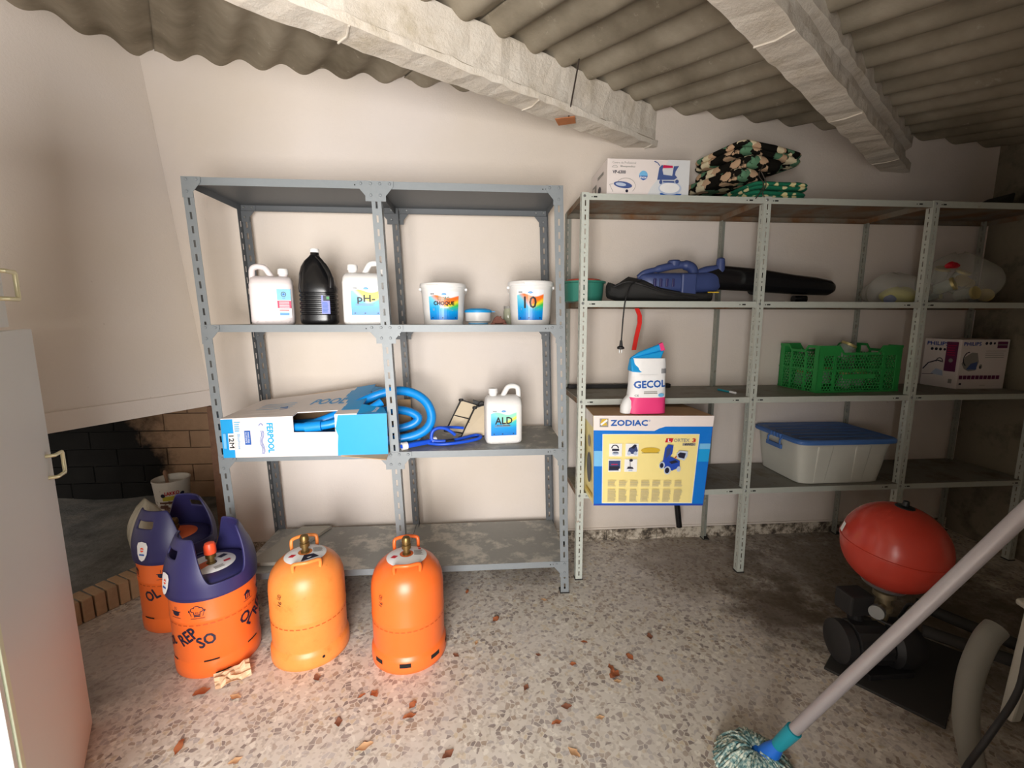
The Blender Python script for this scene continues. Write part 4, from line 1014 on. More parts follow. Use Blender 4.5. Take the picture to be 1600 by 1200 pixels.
xl([(.50, 0, .128, .050, .050), (.56, 0, .132, .066, .064), (.80, 0, .118, .066, .060), (1.00, 0, .098, .060, .052), (1.12, 0, .090, .056, .048), (1.205, 0, .082, .050, .042), (1.232, 0, .080, .034, .028), (1.238, 0, .079, .010, .010)], 'black', 'blow_tube', 32)
xl([(1.02, 0, .020, .02, .019), (1.04, 0, .020, .03, .019), (1.08, 0, .020, .03, .019), (1.09, 0, .020, .02, .019)], 'black', 'tube_foot', 16)
xl([(.79, -.0, .104, .069, .063), (.795, 0, .104, .0695, .0635), (.805, 0, .104, .0695, .0635), (.81, 0, .103, .069, .0625)], 'blackm', 'tube_joint', 32)
xl([(.135, -.02, .118, .012, .008), (.15, -.02, .112, .034, .030), (.20, -.02, .100, .055, .048), (.30, -.02, .098, .062, .052), (.42, -.01, .098, .064, .054), (.50, 0, .104, .066, .056), (.555, 0, .108, .064, .056), (.575, 0, .11, .05, .045)], 'blower', 'motor_housing', 28, None, 3)
m = MB(); m.tube(spline([(.14, -.02, .125), (.17, -.03, .150), (.24, -.03, .168), (.32, -.03, .186), (.385, -.03, .190), (.425, -.03, .172), (.44, -.02, .13)], 6), [.014]*12+[.020]*12+[.026]*13, 12); m.obj('rear_handle', 'blower', t, 60)
m = MB(); m.lathe([(.028, .18), (.034, .186), (.034, .208), (.026, .216), (0, .217)], 20, (.33, -.02, 0)); m.obj('switch_cap', 'blower', t, 40)
m = MB(); m.tube(spline([(.44, -.02, .14), (.50, -.03, .165), (.555, -.035, .172)], 6), .020, 12); m.obj('handle_arm', 'blower', t, 50)
m = MB(); m.lathe([(.012, .112), (.021, .116), (.024, .14), (.022, .20), (.020, .222), (.012, .228), (0, .229)], 20, (.572, -.04, 0)); m.obj('front_grip', 'blower', t, 40)
m = MB(); m.box(.345, .425, -.092, -.066, .028, .142); m.obj('mode_lever', 'blower', t, bevel=.008)
for k in range(4): m = MB(); m.box(.20+k*.032, .212+k*.032, -.088, -.066, .075, .115); m.obj('air_slot', 'navy', t, bevel=.002)
m = MB(); m.box(.50, .56, -.066, -.060, .046, .052); m.obj('warning_strip', 'yellowd', t)
xl([(-.02, 0, .062, .02, .018), (-.012, 0, .06, .045, .042), (.03, 0, .046, .060, .040), (.09, 0, .066, .08, .062), (.16, 0, .060, .098, .058), (.24, 0, .040, .105, .038), (.34, 0, .030, .105, .029), (.46, 0, .026, .10, .025), (.52, 0, .030, .08, .028), (.545, 0, .022, .03, .018)], 'cloth', 'collection_bag', 30, None, 2.2, .07)
m = MB(); m.tube(spline([(.0, -.05, .075), (.06, -.085, .10), (.13, -.095, .085), (.25, -.11, .045), (.42, -.115, .015)], 6), .006, 6); m.obj('bag_seam', 'blackm', t, 60)
oo = Vector((.70, 2.33, zB2))
m = MB(); m.tube(spline([Vector(p)-oo for p in [(.84, 2.26, 1.60), (.775, 2.22, 1.575), (.742, 2.185, 1.525), (.729, 2.176, 1.48), (.722, 2.174, 1.40), (.716, 2.172, 1.27)]], 8), .0035, 8); cb = m.obj('power_cable', 'blackm', t, 60)
m = MB(); m.tube([Vector(p)-oo for p in [(.716, 2.172, 1.295), (.716, 2.172, 1.268), (.715, 2.172, 1.262), (.715, 2.172, 1.254), (.715, 2.172, 1.250)]], [.006, .009, .018, .018, .008], 14); pg = m.obj('plug', 'blackm', cb, 40)
for s in (-1, 1): m = MB(); m.tube([Vector((.715+s*.006, 2.172, 1.252))-oo, Vector((.715+s*.006, 2.172, 1.232))-oo], .0022, 8); m.obj('plug_pin', 'bolt', cb)
m = MB(); P = [Vector(p) for p in [(.872, 2.40, 1.46), (.888, 2.395, 1.42), (.888, 2.39, 1.38), (.870, 2.385, 1.30), (.858, 2.38, 1.232)]]
R = [[p+Vector(q) for q in ((-.012, -.003, 0), (.012, -.003, 0), (.012, .003, 0), (-.012, .003, 0))] for p in P]; m.rings(R); o = m.obj('red_strip', 'redplastic'); tag(o, 'narrow bent red plastic strip hanging under the leaf blower shelf', 'strip')
# bags on the right
def lump(label, name, cat, c, sz, mat, seed, folds=.10, neck=None, n=32):
    rnd = random.Random(seed); ph = [rnd.uniform(0, 6.3) for _ in range(8)]
    m = MB(); R = []
    for k in range(13):
        t_ = k/12; z = sz[2]*t_; s = math.sin(PI*min(1, .16+t_*.8))**.55
        if neck and t_ > .7: s *= 1-(t_-.7)*neck
        if k == 12: s *= .5
        r = []
        for j in range(n):
            a = 2*PI*j/n; f = 1+folds*(math.sin(3*a+ph[0]+t_*3)+.6*math.sin(7*a+ph[1]-t_*4)+.4*math.sin(11*a+ph[2]))
            r.append((c[0]+sz[0]/2*s*f*math.cos(a), c[1]+sz[1]/2*s*f*math.sin(a), c[2]+z*(1+.06*math.sin(2*a+ph[3])*t_)))
        R.append(r)
    m.rings(R); o = m.obj(name, mat, None, 70)
    if label: tag(o, label, cat)
    return o
lump('limp clear plastic bag holding something yellow, left of the jar bag', 'clear_bag', 'bag', (2.36, 2.385, zB2), (.31, .26, .165), 'clear_bag', 4)
o = lump('yellow cloth bundle inside the limp clear bag', 'yellow_bundle', 'bundle', (2.37, 2.36, zB2+.004), (.20, .13, .085), 'yellowolive', 6, .05)
o = lump('small grey-blue cloth inside the limp clear bag, left of the yellow bundle', 'grey_bundle', 'bundle', (2.285, 2.33, zB2+.004), (.055, .06, .04), 'steelblue', 9, .05)
o = lump('large clear plastic bag full of empty jars at the right end', 'clear_bag', 'bag', (2.735, 2.385, zB2), (.40, .31, .275), 'clear_bag', 11, .07, 1.2)
jj = [(2.70, 2.245, .055, (1.45, .15), 1, 'its cream lid facing out, lowest and central'), (2.60, 2.275, .105, (1.2, .5), 1, 'tilted lid, left of the pile'), (2.675, 2.30, .125, (1.0, -.4), 1, 'tilted lid, middle of the pile'), (2.72, 2.34, .175, (.5, .3), 0, 'topmost, lid up'),
      (2.615, 2.36, .060, (1.3, .9), 0, 'lying at the far left bottom'), (2.77, 2.36, .110, (1.1, -.8), 0, 'right of the pile top'), (2.83, 2.30, .045, (1.4, -.5), 0, 'lower right by the bag edge'), (2.66, 2.40, .20, (.4, -.3), 0, 'high at the back')]
proto = None
for x, y, z, (rx, rz), big, d in jj:
    if proto is None:
        t = thing('glass_jar', 'x', 'jar', (0, 0, 0)); m = MB(); m.lathe([(.020, -.085), (.032, -.084), (.035, -.078), (.035, -.018), (.030, -.008), (.030, 0)], 24); m.obj('body', 'clear_glass', t, 40)
        m = MB(); m.lathe([(.032, -.010), (.036, -.009), (.036, .002), (.033, .004), (.030, .003), (0, .003)], 28); m.obj('lid', 'gold', t, 40); proto = t
    else:
        t = proto.copy(); COL.objects.link(t)
        for ch in list(proto.children): c = ch.copy(); COL.objects.link(c); c.parent = t
    t.location = (x, y, zB2+z); t.rotation_euler = (rx, 0, rz); tag(t, 'gold-lidded jar in the clear bag, '+d, 'jar', 'jars in the clear bag')
o = lump('small red wrapper at the upper left inside the jar bag', 'red_wrapper', 'wrapper', (2.565, 2.27, zB2+.185), (.075, .03, .035), 'red', 14, .12)

# ------------------------------------------------------------------ third shelf
m = MB(); m.box(.53, 1.15, 2.535, 2.575, zB3, zB3+.022); o = m.obj('black_bar', 'blackm', bevel=.003); tag(o, 'long flat black bar lying at the back of the third shelf', 'bar')
t = thing('marker_pen', 'small teal marker pen lying alone on the third shelf', 'pen', (1.385, 2.35, zB3+.0065))
m = MB(); m.tube([(-.012, .055, 0), (.008, -.030, 0)], .006, 12); m.obj('barrel', 'teal', t, 40)
m = MB(); m.tube([(.008, -.030, 0), (.018, -.068, 0)], .0064, 12); m.obj('cap', 'paper', t, 40)
# green perforated crate
t = thing('plastic_crate', 'green perforated plastic crate holding empty jars', 'crate', (1.868, 2.285, zB3), math.radians(3.5))
CW, CD, CH = .525, .290, .262
def lattice(W_, H_, tr, name, pitch=.0185):
    m = MB(); R = pitch/math.sqrt(3); rh = pitch*.43
    row = 0; y = R
    while y < H_-R*.6:
        x = pitch*(.5 if row % 2 == 0 else 1.0)
        while x < W_-pitch*.4:
            O = [(x+R*math.sin(a*PI/3), y+R*math.cos(a*PI/3)) for a in range(6)]; I = [(x+rh*math.sin(a*PI/3), y+rh*math.cos(a*PI/3)) for a in range(6)]
            m.add([tr(min(max(px, 0), W_), min(max(py, 0), H_)) for px, py in O+I], [(k, (k+1) % 6, 6+(k+1) % 6, 6+k) for k in range(6)])
            x += pitch
        y += R*1.5; row += 1
    return m.obj(name, 'green', t, solid=.0025)
hl = CH*.80
lattice(CW-.05, hl, lambda a, b: (a+.025, .004, b), 'front_panel'); lattice(CW-.05, hl, lambda a, b: (a+.025, CD-.004, b), 'back_panel')
lattice(CD-.05, hl, lambda a, b: (.004, a+.025, b), 'end_panel'); lattice(CD-.05, hl, lambda a, b: (CW-.004, a+.025, b), 'end_panel')
m = MB(); m.box(.003, CW-.003, .003, CD-.003, 0, .004); m.obj('bottom', 'green', t)
for x in (0, CW-.036):
    for y in (0, CD-.032):
        m = MB(); fx = x if x == 0 else CW-.006; fy = y if y == 0 else CD-.006
        m.box(x, x+.036, fy, fy+.006, 0, CH); m.box(fx, fx+.006, y, y+.032, 0, CH-.001); m.obj('corner_post', 'green', t, bevel=.002)
for y0 in (-.002, CD-.006):   # rims with a dipped middle, mid rib, base rib
    m = MB(); P = [(0, CH), (.125, CH), (.155, CH-.038), (.37, CH-.038), (.40, CH), (CW, CH)]
    for (xa, za), (xb, zb) in zip(P, P[1:]):
        m.hexa([(xa, y0, za-.014), (xb, y0, zb-.014), (xa, y0+.008, za-.014), (xb, y0+.008, zb-.014), (xa, y0, za), (xb, y0, zb), (xa, y0+.008, za), (xb, y0+.008, zb)])
    m.obj('rim', 'green', t)
    m = MB(); m.box(.03, .135, y0+.002, y0+.005, hl-.004, CH-.012); m.obj('rim_web', 'green', t); m = MB(); m.box(.39, CW-.03, y0+.002, y0+.005, hl-.004, CH-.012); m.obj('rim_web', 'green', t)
    m = MB(); m.box(0, CW, y0, y0+.008, CH*.46, CH*.46+.008); m.obj('rib', 'green', t); m = MB(); m.box(0, CW, y0, y0+.008, .0, .012); m.obj('rib', 'green', t)
    for x in (.095, .405): m = MB(); m.box(x, x+.016, y0+.001, y0+.007, .012, CH*.84); m.obj('rib', 'green', t)
m = MB(); m.box(.165, .36, -.0015, .003, .075, .102); m.obj('name_plate', 'green', t)
for x0 in (-.002, CW-.006):
    m = MB(); P = [(0, CH), (.08, CH), (.10, CH-.028), (.20, CH-.028), (.22, CH), (CD, CH)]
    for (ya, za), (yb, zb) in zip(P, P[1:]):
        m.hexa([(x0, ya, za-.014), (x0+.008, ya, za-.014), (x0, yb, zb-.014), (x0+.008, yb, zb-.014), (x0, ya, za), (x0+.008, ya, za), (x0, yb, zb), (x0+.008, yb, zb)])
    m.obj('rim', 'green', t)
    m = MB(); m.box(x0, x0+.008, 0, CD, CH*.46, CH*.46+.008); m.obj('rib', 'green', t)
    for y in (.085, .19): m = MB(); m.box(x0+.001, x0+.007, y, y+.013, .0, CH*.85); m.obj('rib', 'green', t)
jp = proto
for i, (x, y, z, rx, rz, d) in enumerate([(2.175, 2.44, .262, .35, .5, 'tilted on top and standing proud of the crate rim'), (2.02, 2.42, .12, .1, 0, 'upright in the left half'), (2.11, 2.36, .10, .2, 1, 'upright in the middle'), (2.22, 2.40, .11, .15, 0, 'upright towards the right'), (2.30, 2.48, .10, .3, 0, 'at the right end, back corner'), (1.95, 2.50, .10, .2, 0, 'at the left end, back corner')]):
    t = jp.copy(); COL.objects.link(t)
    for ch in list(jp.children): c = ch.copy(); COL.objects.link(c); c.parent = t
    t.location = (x, y, zB3+z); t.rotation_euler = (rx, .3 if i == 0 else 0, rz); t.scale = (1.15, 1.15, 1.1) if i == 0 else (1, 1, 1); tag(t, 'glass jar in the green crate, '+d, 'jar', 'jars in the green crate')
# appliance carton
t = carton('appliance_carton', 'white carton printed PHILIPS with a grey iron and purple bars at the right end', (2.803, 2.362, zB3), .0, .305, .215, .290, 'boxwhite')
p = Print(flat((0, 0, 0), (1, 0, 0), (0, 0, 1))); p.text('PHILIPS', .068, .265, .108, .020, 'inknavy', 0, .001)
for k, x in enumerate((.155, .180, .205)): p.ell(x, .268, .009-.002*(k == 2), .009-.002*(k == 2), 'ink')
p.rect(.225, .240, .290, .278, 'purple'); p.rect(.228, .256, .287, .262, 'inkgrey'); p.poly([(.012, .150), (.030, .190), (.070, .215), (.105, .212), (.120, .160), (.105, .110), (.060, .105), (.030, .120)], 'inkgrey'); p.poly([(.045, .115), (.110, .115), (.112, .160), (.070, .150)], 'steelblue')
p.ring(.055, .175, .038, .045, .006, 'ink', 1.6, 4.2); p.ell(.135, .132, .010, .014, 'inkgrey'); p.ell(.132, .128, .006, .009, 'ink')
for k in range(10): p.rect(.006+k*.026, .058, .028+k*.026, .080, 'purple', 1)
p.rect(.008, .025, .024, .036, 'ink'); p.text('Quality', .16, .022, .036, .009, 'inkgrey'); p.para(.15, .18, .29, .23, 4, 'inkgrey', .2); p.build('print', t)
p = Print(flat((0, .215, 0), (0, -1, 0), (0, 0, 1))); p.text('PHILIPS', .08, .262, .125, .022, 'inknavy', 0, .001)
for k, x in enumerate((.05, .075, .10, .125, .15)): p.ell(x, .228, .009-.0015*(k > 2), .009-.0015*(k > 2), 'ink')
p.rect(.135, .10, .200, .275, 'purple'); p.ell(.168, .165, .012, .012, 'inkgrey'); p.para(.142, .19, .195, .26, 5, 'inkred', .3); p.line([(.01, .10), (.04, .14), (.09, .16), (.12, .155)], .007, 'ink'); p.ring(.105, .15, .022, .028, .005, 'ink', 0, 3.1)
p.poly([(.06, .075), (.135, .070), (.13, .10), (.09, .11)], 'ltgreyblue'); p.line([(.01, .068), (.08, .075)], .003, 'ink'); p.rect(.17, .03, .19, .055, 'inkgrey'); p.build('print', t)

# ------------------------------------------------------------------ lowest shelf of the pale unit
t = thing('product_carton', 'large blue and yellow carton printed ZODIAC, sticking out of the lowest shelf', 'carton', (.56, 2.03, zB4+.0008))
o = Vector((.56, 2.03, zB4+.0008))
F = [Vector(p)-o for p in [(.560, 2.03, .493), (1.098, 1.99, .493), (.535, 1.985, .955), (1.110, 1.965, .950)]]
Bk = [Vector(p)-o for p in [(.562, 2.44, .493), (1.10, 2.42, .493), (.572, 2.44, .950), (1.105, 2.42, .945)]]
m = MB(); m.hexa([F[0], F[1], Bk[0], Bk[1], F[2], F[3], Bk[2], Bk[3]]); m.mi = [0, 1, 0, 0, 2, 0]; m.obj('body', ['boxnavy', 'card', 'yellow'], t, bevel=.003)
W2, H2 = .565, .46
p = Print(quad(F[0], F[1], F[2], F[3], W2, H2), .0022)
U = lambda u: u*W2
V = lambda v: v*H2
p.rect(0, 0, W2, V(.975), 'boxnavy', 4); p.rect(U(.004), V(.02), W2-.002, V(.97), 'boxblue', 4)
p.rect(U(.004), V(.45), U(.085), V(.62), 'ltblue', 2); p.rect(U(.905), V(.5), U(.998), V(.64), 'cyan', 2); p.rect(U(.905), V(.64), U(.998), V(.70), 'ltblue', 2)
p.strip([(0, H2), (U(.5), H2), (U(.55), H2), (U(.6), H2), (W2, H2)], [(0, V(.845)), (U(.51), V(.838)), (U(.55), V(.865)), (U(.6), V(.885)), (W2, V(.885))], 'boxwhite')
p.rect(U(.075), V(.028), U(.895), V(.805), 'paper', 4); p.rect(U(.08), V(.034), U(.89), V(.800), 'yellow', 4)
p.rect(U(.05), V(.880), U(.122), V(.972), 'inkgrey'); p.poly([(U(.056), V(.925)), (U(.07), V(.965)), (U(.118), V(.968)), (U(.10), V(.935)), (U(.115), V(.90)), (U(.07), V(.895))], 'yellowd'); p.line([(U(.06), V(.905)), (U(.112), V(.955))], .009, 'paper')
p.text('ZODIAC', U(.295), V(.925), U(.305), V(.058), 'inkblue', 0, .0016); p.ring(U(.462), V(.95), .004, .004, .0012, 'inkblue')
p.poly([(U(.605), V(.715)), (U(.665), V(.715)), (U(.675), V(.760)), (U(.615), V(.760))], 'red'); p.text('L', U(.64), V(.738), .012, .014, 'paper', 0, .0008); p.text('ORTEX', U(.745), V(.738), .075, .016, 'inkgrey', 0, .0006); p.text('3', U(.85), V(.738), .016, .018, 'red', 0, .001)
p.rect(U(.755), V(.680), U(.865), V(.708), 'inkgrey'); p.text('4WD', U(.81), V(.694), .042, .011, 'ink', 0, .0006)
p.ell(U(.485), V(.630), .046, .014, 'yellowd', 26); p.rect(U(.425), V(.602), U(.545), V(.652), 'yellowd'); p.line([(U(.41), V(.602)), (U(.56), V(.602))], .0025, 'ink')
for (a, b) in ((.13, .565), (.27, .565), (.125, .395), (.265, .395)): p.rect(U(a), V(b), U(a+.11), V(b+.14), 'paper')
p.ring(U(.18), V(.655), .018, .018, .005, 'ink', 0, PI); p.rect(U(.155), V(.625), U(.215), V(.65), 'ink'); p.ell(U(.185), V(.60), .017, .010, 'ltgreyblue'); p.rect(U(.165), V(.60), U(.208), V(.612), 'ink')
p.poly([(U(.285), V(.60)), (U(.30), V(.66)), (U(.36), V(.685)), (U(.375), V(.63)), (U(.36), V(.59))], 'blower'); p.ell(U(.30), V(.60), .009, .010, 'ltgreyblue'); p.ell(U(.355), V(.60), .009, .010, 'ltgreyblue'); p.poly([(U(.31), V(.66)), (U(.345), V(.70)), (U(.365), V(.69)), (U(.34), V(.65))], 'ink')
p.rect(U(.128), V(.41), U(.228), V(.52), 'blower'); p.rect(U(.135), V(.42), U(.22), V(.46), 'ink'); p.rect(U(.15), V(.475), U(.205), V(.485), 'inkred'); p.ell(U(.225), V(.42), .006, .006, 'paper')
p.line([(U(.31), V(.53)), (U(.315), V(.45))], .003, 'ink'); p.ell(U(.32), V(.525), .009, .007, 'ink'); p.poly([(U(.285), V(.43)), (U(.345), V(.43)), (U(.335), V(.45)), (U(.295), V(.455))], 'ink'); p.rect(U(.30), V(.405), U(.335), V(.42), 'ltgreyblue')
# robot picture
p.poly([(U(.595), V(.53)), (U(.605), V(.66)), (U(.63), V(.70)), (U(.675), V(.69)), (U(.67), V(.60)), (U(.635), V(.53))], 'boxnavy'); p.poly([(U(.615), V(.54)), (U(.62), V(.65)), (U(.655), V(.67)), (U(.65), V(.59))], 'blower')
p.poly([(U(.585), V(.50)), (U(.60), V(.545)), (U(.66), V(.565)), (U(.74), V(.52)), (U(.745), V(.45)), (U(.68), V(.41)), (U(.61), V(.44))], 'boxnavy'); p.poly([(U(.645), V(.51)), (U(.70), V(.53)), (U(.73), V(.505)), (U(.67), V(.485))], 'ink')
p.ell(U(.588), V(.47), .014, .019, 'ltgreyblue'); p.ell(U(.586), V(.47), .009, .013, 'ink'); p.ell(U(.638), V(.415), .017, .021, 'ltgreyblue'); p.ell(U(.636), V(.415), .011, .015, 'ink'); p.ell(U(.735), V(.43), .010, .014, 'ltgreyblue')
p.poly([(U(.705), V(.60)), (U(.73), V(.635)), (U(.80), V(.625)), (U(.80), V(.57)), (U(.775), V(.525)), (U(.715), V(.55))], 'ltgreyblue'); p.poly([(U(.715), V(.595)), (U(.735), V(.615)), (U(.785), V(.605)), (U(.775), V(.545)), (U(.725), V(.56))], 'ink'); p.line([(U(.69), V(.55)), (U(.71), V(.57))], .004, 'red')
for c in range(7):
    p.para(U(.12+c*.098), V(.235), U(.195+c*.098), V(.305), 6, 'inkpale'); p.para(U(.12+c*.098), V(.06), U(.195+c*.098), V(.205), 11, 'inkpale')
p.build('print', t)
p = Print(quad(Bk[0], F[0], Bk[2], F[2], .42, .46), .002); p.rect(0, .40, .42, .46, 'boxwhite'); p.ell(.16, .20, .07, .12, 'ink'); p.ell(.16, .20, .04, .08, 'yellowd'); p.ell(.33, .17, .045, .08, 'ink'); p.ell(.33, .31, .03, .03, 'inkgrey'); p.rect(.26, .03, .40, .05, 'yellowd'); p.build('print', t)
# grout bag on the carton
t = thing('grout_bag', 'crumpled white, blue and pink paper bag printed GECOL on the ZODIAC carton', 'bag', (.79, 2.045, .9565))
def bagpart(z0, z1, prof, mat, name, par):
    m = MB(); R = []; n = 36; K = 8
    for k in range(K+1):
        z = z0+(z1-z0)*k/K; w, d, cx_ = prof(z)
        r = []
        for j in range(n):
            a = 2*PI*j/n; ca, sa = math.cos(a), math.sin(a); f = 1+.010*math.sin(5*a+z*40)+.008*math.sin(9*a-z*60)
            r.append((cx_+w/2*f*math.copysign(abs(ca)**(.5), ca), d/2*f*math.copysign(abs(sa)**(.7), sa), z))
        R.append(r)
    m.rings(R); return m.obj(name, mat, par, 60)
def pf(z):
    s = 1-.10*min(1, z/.12)-.10*max(0, z-.2)/.1; return (.192*s, .10*(1-.5*max(0, z-.12)/.2), .012+.03*z*(z < .3)+0)
bagpart(0, .078, pf, 'pink', 'bag_bottom', t); bd = bagpart(.078, .262, pf, 'paper', 'bag_body', t)
m = MB(); P = [(-.075, -.030, .215), (.045, -.030, .190), (-.075, .02, .215), (.045, .02, .19), (-.065, -.012, .268), (.095, -.012, .332), (-.065, .0, .268), (.095, .0, .332)]
m.add([], []); 
m.hexa([(-.072, -.040, .200), (.040, -.042, .186), (-.072, .030, .200), (.040, .03, .186), (-.070, -.014, .262), (.094, -.012, .300), (-.070, .010, .262), (.094, .010, .300)])
m.hexa([(-.070, -.014, .262), (.094, -.012, .300), (-.070, .010, .262), (.094, .010, .300), (-.03, -.008, .290), (.082, -.008, .333), (-.03, .004, .290), (.082, .004, .333)])
m.obj('folded_top', 'cyan', t, 40, bevel=.006, sub=0)
m = MB(); m.hexa([(.074, -.0145, .296), (.094, -.0145, .300), (.074, .0125, .296), (.094, .0125, .300), (.066, -.0105, .328), (.082, -.0105, .335), (.066, .006, .328), (.082, .006, .335)]); m.obj('fold_edge', 'pink', t)
m = MB(); m.loft([(0, .05, .06, -.085, -.01, 2.5), (.03, .055, .065, -.082, -.01, 2.5), (.06, .045, .055, -.076, -.008, 2.5), (.085, .02, .03, -.068, -.005, 2.5)], 20); m.obj('bag_corner', 'paper', t, 60)
def bagf(x, z, h):
    w, d, c = pf(z); q = min(.98, abs(2*x/w))**2
    return Vector((c+x*1.0, -d/2*1.02*math.sqrt(1-q*q)**.7-h, z))
p = Print(bagf, .0012); p.text('GECOL', 0, .142, .150, .032, 'inkblue', .04, .0016); p.para(-.03, .095, .04, .110, 2, 'inkgrey'); p.text('CE', -.062, .088, .018, .009, 'ink')
for k in range(8): p.rect(.052+k*.0035, .192, .052+k*.0035+.002, .214, 'ink', 1)
p.rect(-.055, .175, .03, .186, 'paper'); p.ell(.055, .090, .016, .009, 'ltblue', 16); p.build('print', t)
# black tube hanging below the shelf
q = MB(); q.tube([(1.165, 2.44, .46), (1.18, 2.44, .33), (1.207, 2.44, .155)], .017, 16); o = q.obj('black_tube', 'black', None, 50); tag(o, 'short black tube hanging under the shelf behind the ZODIAC carton', 'tube')
# storage tub
t = thing('storage_tub', 'translucent grey storage tub with a blue lid on the lowest shelf', 'storage box', (2.015, 2.385, zB4))
m = MB(); m.loft([(0, .47, .34, 0, .01, 9), (.004, .485, .355, 0, .01, 9), (.10, .515, .375, 0, .008, 9), (.20, .54, .392, 0, .005, 9), (.235, .555, .402, 0, .003, 9), (.24, .570, .412, 0, .002, 9)], 72); m.obj('body', 'tubgrey', t, 40)
for k, x in enumerate((-.13, .09)): m = MB(); m.hexa([(x-.035, -.168, .002), (x+.035, -.168, .002), (x-.035, -.150, .002), (x+.035, -.150, .002), (x-.045, -.199, .225), (x+.045, -.199, .225), (x-.045, -.17, .225), (x+.045, -.17, .225)]); m.obj('wall_rib', 'tubgrey', t, bevel=.006)
m = MB(); m.loft([(.236, .585, .428, 0, .0, 10), (.240, .592, .432, 0, 0, 10), (.254, .592, .432, 0, 0, 10), (.262, .575, .418, 0, 0, 10), (.258, .555, .40, 0, 0, 10)], 72); ld = m.obj('lid', 'tublid', t, 40)
for k in range(5): m = MB(); y = -.13+k*.065; m.tube([(-.24, y, .259), (.24, y, .259)], .0028, 6); m.obj('lid_rib', 'tublid', ld)
q = MB(); q.box(-.312, -.298, -.085, .045, .180, .206); q.obj('handle', 'tublid', t, bevel=.005)
for y in (-.07, .03): q = MB(); q.tube(spline([(-.292, y, .243), (-.306, y, .232), (-.308, y, .215), (-.305, y, .195)], 4), .005, 8); q.obj('handle_clip', 'tublid', t)
for k in range(4): q = MB(); q.box(-.302, -.290, -.06+k*.026, -.048+k*.026, .236, .262); q.obj('lid_notch', 'tublid', ld, bevel=.002)

# ------------------------------------------------------------------ in the fireplace
t = thing('paint_bucket', 'stained white paint bucket with a brush handle, on the hearth behind the gas bottles', 'bucket', (-2.05, 2.99, .137)); t.scale = (.88, .88, .92)
m = MB(); m.lathe([(.098, 0), (.102, .004), (.110, .12), (.118, .215), (.121, .222), (.121, .232), (.113, .232), (.110, .20), (.104, .19), (0, .19)], 40, cap=True); m.obj('body', 'stained_bucket', t, 35)
p = Print(cyl(.112, -PI/2+.55, .125, .09), .002); p.rect(-.06, -.028, .06, .004, 'yellowolive'); p.text('LAKKO', 0, .026, .085, .026, 'red', 0, .001); p.rect(-.085, -.05, .07, -.036, 'brownink'); p.para(-.01, -.075, .055, -.055, 2, 'inkgrey'); p.rect(-.085, -.085, -.03, -.06, 'brownink'); p.ell(-.055, .012, .014, .014, 'ink'); p.ell(.062, .012, .014, .014, 'ink'); p.build('label', t)
q = MB(); q.tube([(-.03, 0, .18), (-.035, 0, .24), (-.038, 0, .275), (-.040, 0, .290)], [.010, .012, .015, .008], 10); q.obj('brush_handle', 'brushwood', t, 50)
m = lump('crumpled beige plastic sack tucked behind the rear horned gas bottle', 'plastic_sack', 'sack', (-1.76, 2.36, .135), (.17, .17, .31), 'sack_film', 21, .05)

# ------------------------------------------------------------------ locker at the left edge
Pf = Vector((-1.354, 1.462, 0)); Pn = Vector((-.981, .897, 0)); e = (Pn-Pf).normalized(); nb = Vector((-.834, -.551, 0)); LW = (Pn-Pf).length
ang = math.atan2(e.y, e.x)
def locker(label, org, w, d, z0, z1, hs, hz, name):
    t = thing(name, label, 'cabinet', (org.x, org.y, z0), ang)
    # local x runs along the face towards the camera, local -y is the body
    sgn = -1 if (Matrix.Rotation(ang, 3, 'Z') @ Vector((0, 1, 0))).dot(nb) < 0 else 1
    H = z1-z0
    def bx(x0, x1, y0, y1, a, b):
        m = MB(); ys = sorted((y0*sgn, y1*sgn)); m.box(x0, x1, ys[0], ys[1], a, b); return m
    bx(0.004, w+.05, .022, d, .01 if z0 < .1 else 0, H-.004).obj('body', 'locker', t, bevel=.002)
    dr = bx(0, w, 0, .020, .0 if z0 > .1 else .004, H); dr = dr.obj('door', 'locker', t, bevel=.002)
    bx(w+.001, w+.026, -.004, .020, 0, H).obj('frame_strip', 'frame_pale', t, bevel=.002)
    bx(w+.027, w+.05, 0, .020, 0, H).obj('frame_edge', 'locker', t, bevel=.002)
    q = MB(); P = [(hs+.040, .0, hz-.034), (hs+.040, -.020, hz-.034), (hs+.0, -.030, hz-.034), (hs-.006, -.030, hz-.028), (hs-.006, -.030, hz+.028), (hs, -.030, hz+.034), (hs+.040, -.020, hz+.034), (hs+.040, 0, hz+.034)]
    q.tube([(a, b*sgn, c) for a, b, c in P], .0055, 8); q.obj('handle', 'handle', dr, 60)
    return t
locker('tall grey metal locker with a pale gold handle at the left edge', Pf, LW, .42, .004, 1.369, .035, .948, 'locker')
locker('narrower grey locker section standing on the tall locker', Pf+e*.238, LW-.238, .40, 1.378, 1.95, .035, .105, 'locker')
locker_box = None
m = MB(); m.box(.0, 1, 0, 1, 0, .008)

